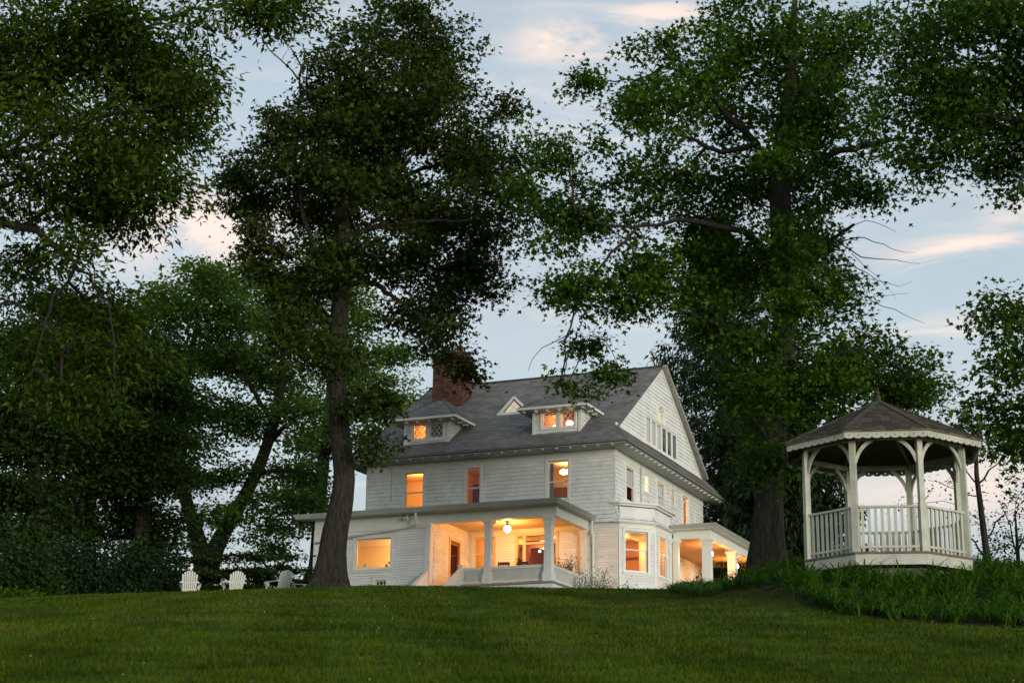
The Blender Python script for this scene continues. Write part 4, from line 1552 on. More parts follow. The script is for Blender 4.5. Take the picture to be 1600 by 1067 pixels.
# ------------------------------------------------------------------ gazebo
def build_gazebo():
    gx, gy = 8.235, 36.2
    Z0 = 6.62
    G = empty('gazebo', (gx, gy, Z0), R(-9.6), 'white octagonal wooden gazebo with brown shingle roof on the planted mound', 'gazebo')
    dz = 7.06 - Z0
    RP, RE = 1.80, 2.24
    ang = [R(-90 + 22.5 + 45 * k) for k in range(8)]
    P = [Vector((RP * math.cos(a), RP * math.sin(a), 0)) for a in ang]
    E = [Vector((RE * math.cos(a), RE * math.sin(a), 0)) for a in ang]
    # deck
    D = [Vector((1.93 * math.cos(a), 1.93 * math.sin(a), dz - .04)) for a in ang]
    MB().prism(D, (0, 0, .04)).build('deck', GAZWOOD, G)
    Fp = [Vector((1.55 * math.cos(a), 1.55 * math.sin(a), -.5)) for a in ang]
    MB().prism(Fp, (0, 0, dz + .2)).build('foundation', STONE, G)
    zt = dz + 2.40                                         # underside of the roof beam
    for k in range(8):
        a, b = P[k], P[(k + 1) % 8]
        u = (b - a).normalized()
        n = Vector((u.y, -u.x, 0))
        fr = Frame(a, u, n)
        L = (b - a).length
        # skirt board under the deck
        a2, b2 = D[k], D[(k + 1) % 8]
        fs = Frame((a2.x * .985, a2.y * .985, 0), u, n)
        L2 = (b2 - a2).length * .985
        MB().fbox(fs, .004, L2 - .004, -.03, .0, dz - .27, dz - .045).build('skirt_board', GAZWHITE_SHADED, G)
        # post
        m = MB()
        fo = Frame(a, (a.normalized().cross(Vector((0, 0, 1)))), a.normalized())
        m.fbox(fo, -.058, .058, -.058, .058, dz, zt)
        m.fbox(fo, -.070, .070, -.070, .070, dz, dz + 1.02)
        m.build('post', GAZWHITE_SHADED, G)
        # curved brackets to both sides
        for s, o in ((1, a), (-1, b)):
            uu = u * s
            n_ = 10
            outer = []
            for i in range(n_ + 1):
                t = math.pi / 2 * i / n_
                h_ = t / (math.pi / 2)
                x = .06 + .34 * (.55 * (1 - math.cos(t)) + .45 * h_)
                z = zt - .44 + .43 * (.55 * math.sin(t) + .45 * h_)
                outer.append((x, z))
            bm = MB()
            # build as strip between the two edges
            e1 = [(.055, zt - .50)] + [(max(.05, x - .022), min(z + .026, zt)) for x, z in outer]
            e2 = [(.085, zt - .50)] + [(x + .034, min(z - .030, zt)) for x, z in outer]
            for (p1, p2, q1, q2) in zip(e1, e1[1:], e2, e2[1:]):
                c = []
                for off in (-.022, .022):
                    for (x, z) in (p1, q1, q2, p2):
                        v = o + uu * x + n * off
                        c.append((v.x, v.y, z))
                bm.hexa(c)
            bm.build('bracket', GAZWHITE_SHADED, G)
        # beam, fascia with scallops and holes
        MB().fbox(fr, .03, L - .03, -.05, .05, zt, zt + .11).build('beam', GAZWHITE_SHADED, G)
        e, f = E[k], E[(k + 1) % 8]
        fe = Frame(e, (f - e), n)
        LE = (f - e).length
        zv = zt + .07
        nsc = 9
        w = LE / nsc
        v = MB()
        for i in range(nsc):
            cx, cz = (i + .5) * w, zv - .045
            x0, x1 = i * w + (.0015 if i == 0 else 0), (i + 1) * w - (.0015 if i == nsc - 1 else 0)
            out, inn = [], []
            m_ = 20
            for j in range(m_):
                t = 2 * math.pi * j / m_
                cc, ss = math.cos(t), math.sin(t)
                # outline: flat top, straight sides, scallop below
                cand = []
                if abs(cc) > 1e-6:
                    cand.append(((x1 - cx) if cc > 0 else (x0 - cx)) / cc)
                if ss > 1e-6:
                    cand.append((zv + .05 - cz) / ss)
                d = min(cand) if cand else 9
                if ss < 0:
                    # scallop ellipse centred (cx, zv-.03)
                    A, B, ez_ = w * .5, .040, zv - .075
                    oz = cz - ez_
                    qa = (cc / A) ** 2 + (ss / B) ** 2
                    qb = 2 * oz * ss / B ** 2
                    qc = (oz / B) ** 2 - 1
                    d = min(d, (-qb + math.sqrt(max(0, qb * qb - 4 * qa * qc))) / (2 * qa))
                out.append((cx + cc * d, cz + ss * d))
                inn.append((cx + cc * .013, cz + ss * .013))
            vs = []
            for off in (.0, -.025):
                vs += [fe(x, off, z) for x, z in out] + [fe(x, off, z) for x, z in inn]
            fs_ = []
            for j in range(m_):
                q = (j + 1) % m_
                fs_ += [(j, q, m_ + q, m_ + j), (2 * m_ + q, 2 * m_ + j, 3 * m_ + j, 3 * m_ + q), (q, j, 2 * m_ + j, 2 * m_ + q), (m_ + j, m_ + q, 3 * m_ + q, 3 * m_ + j)]
            v.add(vs, fs_)
        v.build('valance', GAZWHITE_SHADED, G)
        # roof panel with lapped shingles
        apex = Vector((0, 0, zt + .10 + 1.15))
        e0, e1 = e * 1.02 + Vector((0, 0, zv + .055)), f * 1.02 + Vector((0, 0, zv + .055))
        pm = MB()
        pm.add([e0, e1, apex, e0 - Vector((0, 0, .03)), e1 - Vector((0, 0, .03)), apex - Vector((0, 0, .03))], [(0, 1, 2), (5, 4, 3), (0, 3, 4, 1)])
        rp = pm.build('roof_panel', GAZWOOD, G)
        ln = (e1 - e0).length
        uu = (e1 - e0).normalized()
        up = apex - (e0 + e1) / 2
        sh = MB()
        roof_field(sh, lambda x, s: e0 + uu * x + up * s, lambda s: ln / 2 * s, lambda s: ln - ln / 2 * s, 15, 60 + k, tab=.17, t=.014)
        sh.build('shingle', GAZROOF, rp, 'stuff')
        hc = MB()
        hc.bar(e0 + Vector((0, 0, .012)), apex + Vector((0, 0, .012)), .12, .03)
        hc.build('hip_cap', GAZROOF, G)
        rf = MB()
        rf.bar(e * .97 + Vector((0, 0, zv - .01)), Vector((0, 0, zt + 1.15)), .05, .09)
        rf.build('rafter', GAZWHITE_SHADED, G)
        # railing on all sides but the way in at the back
        if k != 4:
            MB().fbox(fr, .08, L - .08, -.045, .045, dz + .94, dz + .985).build('top_rail', GAZWHITE_SHADED, G)
            MB().fbox(fr, .08, L - .08, -.03, .03, dz + .09, dz + .14).build('bottom_rail', GAZWHITE_SHADED, G)
            if k == 0:
                bal = MB().box(-.03, .03, -.017, .017, dz + .02, dz + .94).mesh('baluster', GAZWHITE_SHADED)
            nb = 9
            for i in range(nb):
                o = link_mesh('baluster', bal, G)
                o.location = a + u * (.08 + (L - .16) * (i + .5) / nb)
                o.rotation_euler = (0, 0, math.atan2(u.y, u.x))
    # finial
    MB().lathe((0, 0, zt + 1.19), [(.10, 0), (.10, .06), (.045, .08), (.06, .13), (.045, .18), (.02, .20), (.035, .25), (.012, .30), (.004, .40)], 12).build('finial', GAZROOF, G)


build_gazebo()


# ------------------------------------------------------------------ garden chairs
def build_chairs():
    def chair(x, y, z, rz, label):
        t = empty('garden_chair', (x, y, z), rz, label, 'chair', 'white slatted garden chairs on the crest')
        # back slats fan out upwards to a rounded top; front is +y, the back leans towards -y
        n = 7
        for i in range(n):
            c = (i - 3) / 3
            m = MB()
            h = .97 - .13 * abs(c) ** 2.2
            wx0, wx1 = .056, .070
            x0, x1 = c * .205, c * .262
            b0, b1 = Vector((x0, -.22, .18)), Vector((x1, -.22 - .36 * (h - .18) / .8, h))
            p = []
            for q, w in ((b0, wx0), (b1, wx1)):
                p.append([q + Vector((-w / 2, -.009, 0)), q + Vector((w / 2, -.009, 0)), q + Vector((w / 2, .009, 0)), q + Vector((-w / 2, .009, 0))])
            m.hexa(p[0] + p[1])
            tip = b1 + Vector((0, 0, .022))
            m.add([*p[1], tip + Vector((-.02, -.012, 0)), tip + Vector((.02, -.012, 0)), tip + Vector((.02, .009, 0)), tip + Vector((-.02, .009, 0))], [(0, 1, 5, 4), (1, 2, 6, 5), (2, 3, 7, 6), (3, 0, 4, 7), (4, 5, 6, 7)])
            m.build('back_slat', CHAIRW, t)
        MB().box(-.27, .27, -.275, -.247, .28, .35).build('back_rail', CHAIRW, t)
        MB().box(-.33, .33, -.375, -.345, .55, .62).build('back_rail', CHAIRW, t)
        for i in range(5):
            yy = -.16 + i * .13
            m = MB()
            zz = .22 + .12 * (i / 4)
            m.hexa([(-.27, yy, zz), (.27, yy, zz), (.27, yy + .11, zz + .028), (-.27, yy + .11, zz + .028), (-.27, yy, zz + .02), (.27, yy, zz + .02), (.27, yy + .11, zz + .048), (-.27, yy + .11, zz + .048)])
            m.build('seat_slat', CHAIRW, t)
        for s in (-1, 1):
            m = MB()
            pts = [(s * .27, -.46, .555), (s * .37, -.46, .555), (s * .42, .20, .575), (s * .40, .46, .575), (s * .29, .46, .575), (s * .29, .1, .575)]
            m.prism(pts if s > 0 else pts[::-1], (0, 0, .022))
            m.build('armrest', CHAIRW, t)
            MB().box(s * .33 - .012, s * .33 + .012, .30, .42, 0, .573).build('front_leg', CHAIRW, t)
            m = MB()
            m.hexa([(s * .285 - .012, -.62, 0), (s * .285 + .012, -.62, 0), (s * .285 + .012, -.50, 0), (s * .285 - .012, -.50, 0),
                    (s * .285 - .012, .38, .22), (s * .285 + .012, .38, .22), (s * .285 + .012, .42, .36), (s * .285 - .012, .42, .36)])
            m.build('rear_leg', CHAIRW, t)
            m = MB()
            m.hexa([(s * .30 - .05, .28, .42), (s * .30 + .05, .28, .42), (s * .30 + .05, .40, .42), (s * .30 - .05, .40, .42), (s * .36 - .06, .2, .573), (s * .36 + .04, .2, .573), (s * .36 + .04, .42, .573), (s * .36 - .06, .42, .573)])
            m.build('arm_support', CHAIRW, t)
        return t
    for px, py, rz, lab in ((298, 897, R(8), 'white slatted garden chair farthest left, seen from straight behind'),
                            (367, 897, R(22), 'white slatted garden chair in the middle, turned slightly left'),
                            (437, 895, R(40), 'white slatted garden chair nearest the big leaning trunk, turned sideways')):
        p = at(px, py, 63.6)
        chair(p[0], p[1], p[2] - .93, rz, lab)
    p = at(467, 913, 63.0)
    t = empty('side_table', (p[0], p[1], p[2] - .42), .3, 'low flat white table top showing beside the foot of the leaning trunk', 'table')
    MB().box(-.26, .26, -.2, .2, .40, .425).build('table_top', CHAIRW, t)
    for x in (-.2, .16):
        for y in (-.16, .12):
            MB().box(x, x + .04, y, y + .04, 0, .40).build('leg', CHAIRW, t)


build_chairs()


# ------------------------------------------------------------------ trees
LEAF_MAPLE = (np.array([(0, 0, 0), (-.36, .10, -.05), (-.20, .30, 0), (-.52, .52, -.09), (-.16, .55, 0), (0, 1.0, -.12), (.16, .55, 0), (.52, .52, -.09), (.20, .30, 0), (.36, .10, -.05)], float),
              np.array([(0, 2, 1), (0, 4, 2), (2, 4, 3), (0, 6, 4), (4, 6, 5), (0, 8, 6), (6, 8, 7), (0, 9, 8)]))
LEAF_TRI = (np.array([(0, 0, 0), (-.50, .46, -.08), (-.15, .50, 0), (0, 1.0, -.1), (.15, .50, 0), (.50, .46, -.08)], float),
            np.array([(0, 2, 1), (0, 3, 2), (0, 4, 3), (0, 5, 4)]))
LEAF_OVAL = (np.array([(0, 0, 0), (-.30, .45, .03), (0, 1.0, -.08), (.30, .45, .03)], float), np.array([(0, 2, 1), (0, 3, 2)]))
LEAF_SLIM = (np.array([(0, 0, 0), (-.20, .42, .02), (0, 1.0, -.10), (.20, .42, .02)], float), np.array([(0, 2, 1), (0, 3, 2)]))


def norm(v):
    return v / np.maximum(np.linalg.norm(v, axis=-1, keepdims=True), 1e-9)


def leaf_mesh(name, pos, out, size, leaf, mat, parent, r, flat=.6, droop=.5):
    """One leaf per position, lying roughly flat and pointing outwards and down."""
    n = len(pos)
    nn = norm(np.array([0, 0, 1.0]) + r.normal(size=(n, 3)) * flat)
    t = norm(out + r.normal(size=(n, 3)) * .7 + np.array([0, 0, -droop]))
    t = norm(t - nn * (t * nn).sum(1, keepdims=True))
    b = np.cross(t, nn)
    s = size * r.uniform(.65, 1.25, size=(n, 1, 1))
    T, F = leaf
    V = pos[:, None, :] + s * (T[None, :, 0:1] * b[:, None] + T[None, :, 1:2] * t[:, None] + T[None, :, 2:3] * nn[:, None])
    k = len(T)
    FF = (F[None] + (np.arange(n) * k)[:, None, None]).reshape(-1, 3)
    return np_mesh(name, V.reshape(-1, 3), FF, mat, parent, 'stuff')


def edge_mesh(P0, P1, R0, R1, sides):
    """Tapered tubes for many straight branch pieces at once."""
    d = norm(P1 - P0)
    h = np.where(np.abs(d[:, 2:3]) > .9, np.array([[1.0, 0, 0]]), np.array([[0, 0, 1.0]]))
    s = norm(np.cross(d, h))
    t = np.cross(d, s)
    a = 2 * np.pi * np.arange(sides) / sides
    ring = s[:, None] * np.cos(a)[None, :, None] + t[:, None] * np.sin(a)[None, :, None]
    V = np.concatenate([P0[:, None] + ring * R0[:, None, None], P1[:, None] + ring * R1[:, None, None]], 1)
    i = np.arange(sides)
    f = np.stack([i, (i + 1) % sides, sides + (i + 1) % sides, sides + i], 1)
    F = f[None] + (np.arange(len(P0)) * 2 * sides)[:, None, None]
    return V.reshape(-1, 3), F.reshape(-1, 4)


def smooth_path(pts, step):
    """Catmull-Rom through (x,y,z,r) rows, resampled at about step."""
    p = np.asarray(pts, float)
    p = np.vstack([2 * p[0] - p[1], p, 2 * p[-1] - p[-2]])
    out = []
    for i in range(1, len(p) - 2):
        n = max(2, int(np.linalg.norm(p[i + 1, :3] - p[i, :3]) / step))
        t = np.linspace(0, 1, n, endpoint=False)[:, None]
        out.append(.5 * (2 * p[i] + (p[i + 1] - p[i - 1]) * t + (2 * p[i - 1] - 5 * p[i] + 4 * p[i + 1] - p[i + 2]) * t**2 + (3 * p[i] - p[i - 1] - 3 * p[i + 1] + p[i + 2]) * t**3))
    out.append(p[-2:-1])
    q = np.vstack(out)
    q[:, 3] = np.maximum(q[:, 3], .004)
    return q


def trunk_mesh(name, path, mat, parent, seed, flare=0.0, sides=22, ridge=.05):
    r = np.random.default_rng(seed)
    n = len(path)
    d = norm(np.gradient(path[:, :3], axis=0))
    s = np.zeros((n, 3))
    prev = np.array([1.0, 0, 0])
    for i in range(n):
        prev = prev - d[i] * (prev @ d[i])
        prev /= np.linalg.norm(prev)
        s[i] = prev
    t = np.cross(d, s)
    a = 2 * np.pi * np.arange(sides) / sides
    rad = path[:, 3][:, None] * np.ones((1, sides))
    lob = 1 + .10 * np.cos(3 * a + r.uniform(0, 6)) + .06 * np.cos(5 * a + r.uniform(0, 6))
    hgt = path[:, 2] - path[0, 2]
    fl = flare * np.exp(-hgt / .75)[:, None] * (1 + .45 * np.cos(5 * a + r.uniform(0, 6)) + .25 * np.cos(3 * a + 1.0))[None]
    wob = np.cumsum(r.normal(size=(n, 1)) * .012, axis=0)
    knob = r.normal(size=(n, sides)) * .018
    rad = rad * (1 + (lob - 1)[None] * .7 + ridge * np.cos(9 * a)[None] + knob) * (1 + np.clip(wob, -.07, .07)) + fl
    V = path[:, None, :3] + (s[:, None] * np.cos(a)[None, :, None] + t[:, None] * np.sin(a)[None, :, None]) * rad[:, :, None]
    i = np.arange(n - 1)[:, None] * sides
    k = np.arange(sides)[None]
    F = np.stack([i + k, i + (k + 1) % sides, i + sides + (k + 1) % sides, i + sides + k], -1).reshape(-1, 4)
    return np_mesh(name, V.reshape(-1, 3), F, mat, parent, smooth=True)


def px_path(pts):
    """[(px,py,Y,radius)] -> rows (x,y,z,r)"""
    return [(*at(a, b, Y), r_) for a, b, Y, r_ in pts]


def tree(label, trunks, limbs, clumps, leaf, size, mat, bark, seed, name='tree', group=None, layers=4.0, per=36, flare=.35, spread=.42, cyl=None,
         flat=.6, droop=.5, bare=(), depth=1.0, spray=.5, limb_lo=.3, cat='tree', thick=.17, bough=.60):
    """trunks / limbs: lists of (px,py,Y,radius) paths surveyed on the photograph; clumps: (px,py,rx,ry[,Y]) leafy masses of the crown."""
    r = np.random.default_rng(seed)
    Y0 = trunks[0][0][2]
    base = at(*trunks[0][0][:3])
    base = np.array([base[0], base[1], base[2]])
    root = empty(name, base, 0, label, cat, group)
    off = base
    nodes, parent, rmin = [], [], []

    def add_path(path, attach=True):
        last = -1
        if nodes and attach:
            A = np.array(nodes)
            last = int(np.argmin(((A - path[0, :3]) ** 2).sum(1)))
        for q in path:
            nodes.append(q[:3].copy())
            parent.append(last)
            rmin.append(q[3])
            last = len(nodes) - 1
    for i, tp in enumerate(trunks):
        path = smooth_path(px_path(tp), .35)
        add_path(path, False)
        lp = path.copy()
        lp[:, :3] -= off
        if i == 0:
            ext = lp[:1].copy()
            ext[0, 2] -= .9
            lp = np.vstack([ext, lp])
        trunk_mesh('trunk', lp, bark, root, seed + i, flare if i == 0 or flare < 0 else flare * .6)
    n_trunk = len(nodes)
    for i, lp_ in enumerate(list(limbs) + list(bare)):
        path = smooth_path(px_path(lp_), .3)
        path[1:-1, :3] += r.normal(size=(len(path) - 2, 3)) * .035
        if i < len(limbs):
            add_path(path)
        lp = path.copy()
        lp[:, :3] -= off
        trunk_mesh('limb', lp, bark if path[0, 3] > .05 else TWIG, root, seed + 50 + i, 0, 10 if path[0, 3] > .08 else 6)
    # sprays
    S_, cen = [], []
    for c in clumps:
        px, py, rx, ry = c[:4]
        Yc = c[4] if len(c) > 4 else Y0 + r.uniform(-1, 1) * depth
        k = Yc / FPX
        ax, az = rx * k, ry * k
        ay = (ax + az) / 2
        n = max(3, int(layers * math.pi * ax * az / spray))
        kb = max(2, n // 7)                                 # boughs: flat groups of sprays with gaps between them
        v = norm(r.normal(size=(kb, 3))) * (r.uniform(0, 1, size=(kb, 1)) ** (1 / 2.6))
        v = v * (1 + .14 * np.sin(v[:, :1] * 7 + v[:, 2:3] * 5 + r.uniform(0, 6)))
        ctr = at(px, py, Yc)
        bc = ctr + v * np.array([ax, ay, az]) * .95
        S_.append(bc[r.integers(0, kb, n)] + r.normal(size=(n, 3)) * np.array([1, 1, .66]) * min(bough, .45 * min(ax, az)))
        cen.append(np.repeat(ctr[None], n, 0))
    S_ = np.vstack(S_)
    init = np.array(nodes)
    hmin = init[:n_trunk, 2].min() + limb_lo * (init[:n_trunk, 2].max() - init[:n_trunk, 2].min())
    ok0 = np.ones(len(init), bool)
    ok0[:n_trunk] = init[:n_trunk, 2] > hmin
    D0 = np.sqrt(((S_[:, None, :] - init[None, ok0][:, ::2]) ** 2).sum(-1)).min(1)
    cap = len(init) + len(S_) * 14
    A = np.full((cap, 3), 1e9)
    A[:len(init)][ok0] = init[ok0]
    cnt = len(init)
    real = list(nodes)
    tips, dirs = [], []
    for j in np.argsort(D0):
        p = S_[j]
        dd = A[:cnt] - p
        dist = (dd * dd).sum(1) + np.where(dd[:, 2] > 0, dd[:, 2] ** 2 * .8, 0)
        i = int(np.argmin(dist))
        q = real[i]
        ln = float(np.linalg.norm(p - q))
        ns = min(12, max(1, int(ln / .45)))
        perp = r.normal(size=3) * .07 * ln
        last = i
        for s in range(1, ns + 1):
            t = s / ns
            w = q + (p - q) * t + (perp + np.array([0, 0, .09 * ln])) * math.sin(math.pi * t) * .8
            real.append(w)
            A[cnt] = w
            cnt += 1
            parent.append(last)
            rmin.append(0)
            last = cnt - 1
        tips.append(last)
        dirs.append(p - q)
    real = np.array(real)
    parent_ = np.array(parent)
    load = np.zeros(cnt)
    load[tips] = 1
    for i in range(cnt - 1, -1, -1):
        if parent_[i] >= 0:
            load[parent_[i]] += load[i]
    rad = np.maximum(.0048 * np.sqrt(load), .0055)
    new = np.arange(n_trunk, cnt)
    isl = np.array(rmin)[new] > 0
    new = new[~isl]
    new = new[parent_[new] >= 0]
    P0, P1 = real[parent_[new]], real[new]
    r1 = rad[new]
    r0 = np.minimum(rad[parent_[new]], r1 * 1.5)
    keep = np.linalg.norm(P1 - P0, axis=1) > 1e-3
    big = keep & (r1 > .022)
    Vs, Fs, o = [], [], 0
    for msk, sd in ((big, 6), (keep & ~big, 3)):
        if msk.any():
            V, F = edge_mesh(P0[msk] - off, P1[msk] - off, r0[msk], r1[msk], sd)
            Vs.append(V)
            Fs.append(F + o)
            o += len(V)
    np_mesh('branches', np.vstack(Vs), np.vstack(Fs), TWIG, root, 'stuff')
    # leaves in flat sprays round the twig ends
    tp = real[tips]
    dr = norm(np.array(dirs) * np.array([1, 1, .4]) + 1e-6)
    n = len(tp)
    cntl = r.integers(int(per * .5), int(per * 1.5), size=n)
    idx = np.repeat(np.arange(n), cntl)
    m = len(idx)
    g = r.normal(size=(m, 3)) * np.array([spread, spread, thick])
    g[:, 2] -= .10 * (g[:, 0] ** 2 + g[:, 1] ** 2) / spread
    pos = tp[idx] + g
    out = norm(dr[idx] * .6 + norm(g * np.array([1, 1, .2])) * .8)
    leaf_mesh('crown', pos - off, out, size, leaf, mat, root, r, flat, droop)
    return root, m


def plant_trees():
    # -- the big leaning maple left of the house
    Y = 60
    c = [(640, 60, 88, 62), (560, 105, 78, 62), (690, 140, 66, 76), (610, 25, 50, 30), (600, 200, 110, 78), (515, 215, 80, 64), (425, 215, 60, 42), (370, 300, 50, 36), (430, 320, 66, 50),
         (375, 265, 40, 24), (520, 330, 92, 62), (650, 300, 110, 70), (745, 255, 72, 64), (790, 330, 48, 56), (715, 370, 88, 58), (620, 400, 82, 48), (700, 460, 66, 54), (745, 430, 44, 44),
         (645, 500, 42, 44), (550, 195, 46, 44, 57.4), (548, 140, 40, 40, 57.6), (538, 285, 46, 44, 57.4), (470, 260, 40, 60, 57.5), (705, 530, 44, 36), (440, 405, 58, 46), (480, 470, 44, 56), (500, 560, 46, 50), (566, 628, 38, 46), (584, 704, 28, 28), (460, 520, 44, 40), (790, 190, 26, 30), (545, 400, 60, 50),
         (730, 590, 26, 24), (640, 150, 70, 60), (580, 290, 80, 60), (690, 220, 70, 50), (410, 370, 50, 30)]
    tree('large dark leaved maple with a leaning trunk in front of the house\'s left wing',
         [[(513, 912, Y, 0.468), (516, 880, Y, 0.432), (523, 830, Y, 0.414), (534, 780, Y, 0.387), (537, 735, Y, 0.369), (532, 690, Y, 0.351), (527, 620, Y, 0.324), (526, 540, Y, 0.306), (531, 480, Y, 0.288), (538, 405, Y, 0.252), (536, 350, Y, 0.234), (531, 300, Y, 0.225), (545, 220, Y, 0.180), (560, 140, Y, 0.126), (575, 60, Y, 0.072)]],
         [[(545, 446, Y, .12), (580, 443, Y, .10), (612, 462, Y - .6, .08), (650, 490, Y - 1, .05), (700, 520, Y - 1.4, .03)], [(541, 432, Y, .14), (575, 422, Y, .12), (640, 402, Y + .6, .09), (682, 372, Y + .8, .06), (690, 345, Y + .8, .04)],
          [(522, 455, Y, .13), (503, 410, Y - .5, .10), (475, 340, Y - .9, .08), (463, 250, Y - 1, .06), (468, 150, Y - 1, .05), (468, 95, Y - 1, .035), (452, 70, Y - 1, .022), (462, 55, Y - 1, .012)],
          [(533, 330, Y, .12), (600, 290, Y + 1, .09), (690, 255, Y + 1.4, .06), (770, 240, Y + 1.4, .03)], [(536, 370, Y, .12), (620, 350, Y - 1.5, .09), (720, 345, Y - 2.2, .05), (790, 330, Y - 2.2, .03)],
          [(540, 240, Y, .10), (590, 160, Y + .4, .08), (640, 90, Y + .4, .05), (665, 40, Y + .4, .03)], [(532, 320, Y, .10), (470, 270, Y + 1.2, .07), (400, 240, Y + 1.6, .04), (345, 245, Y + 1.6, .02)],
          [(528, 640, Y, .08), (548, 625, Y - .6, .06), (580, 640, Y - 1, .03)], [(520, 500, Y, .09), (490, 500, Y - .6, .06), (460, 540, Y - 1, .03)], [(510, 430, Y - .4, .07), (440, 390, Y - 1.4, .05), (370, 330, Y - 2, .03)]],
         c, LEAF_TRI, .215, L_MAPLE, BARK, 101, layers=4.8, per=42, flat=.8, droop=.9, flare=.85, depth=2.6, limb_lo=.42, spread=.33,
         bare=[[(466, 125, Y - 1, .035), (448, 100, Y - 1, .03), (425, 80, Y - 1, .022), (405, 50, Y - 1, .015), (385, 8, Y - 1, .008)], [(430, 88, Y - 1, .015), (415, 70, Y - 1, .01), (420, 62, Y - 1, .008), (440, 60, Y - 1, .005)], [(440, 95, Y - 1, .012), (450, 78, Y - 1, .006)],
               [(535, 530, Y, .05), (552, 560, Y - 1, .035), (562, 610, Y - 1.2, .02)]])
    # -- the tall green maple between the house and the gazebo
    Y = 52
    c = [(1180, 35, 140, 62), (1075, 115, 66, 56), (960, 130, 66, 26), (905, 130, 26, 22), (1010, 75, 46, 28), (1045, 215, 72, 72), (1180, 150, 130, 80), (1305, 85, 96, 80), (1330, 195, 74, 66), (1245, 280, 100, 60), (1130, 300, 88, 68), (1355, 300, 46, 42),
         (875, 235, 54, 52), (930, 325, 86, 54), (855, 350, 46, 50), (1000, 300, 56, 46), (905, 425, 46, 62), (960, 470, 40, 44), (938, 550, 26, 56), (958, 590, 14, 30), (870, 480, 26, 44), (1020, 420, 76, 56), (1080, 470, 66, 46), (1130, 420, 80, 56),
         (1200, 470, 80, 66), (1285, 470, 60, 54), (1340, 535, 76, 48), (1400, 580, 56, 54), (1425, 615, 34, 30), (1370, 560, 62, 44), (1335, 622, 58, 40), (1425, 590, 36, 36), (1380, 625, 50, 30), (1300, 605, 76, 56), (1220, 600, 78, 76), (1165, 595, 50, 62), (1125, 522, 40, 34), (1190, 380, 90, 60), (1265, 375, 60, 50),
         (890, 590, 22, 28), (1222, 470, 40, 56, 48.5), (1205, 610, 46, 50, 49), (1200, 720, 40, 30, 49.5), (1240, 380, 44, 40, 48.5), (1225, 260, 50, 44, 48.5), (1180, 540, 40, 40, 49), (1220, 690, 44, 40), (1100, 370, 60, 50), (1250, 200, 70, 60), (1000, 170, 40, 30), (820, 300, 22, 40)]
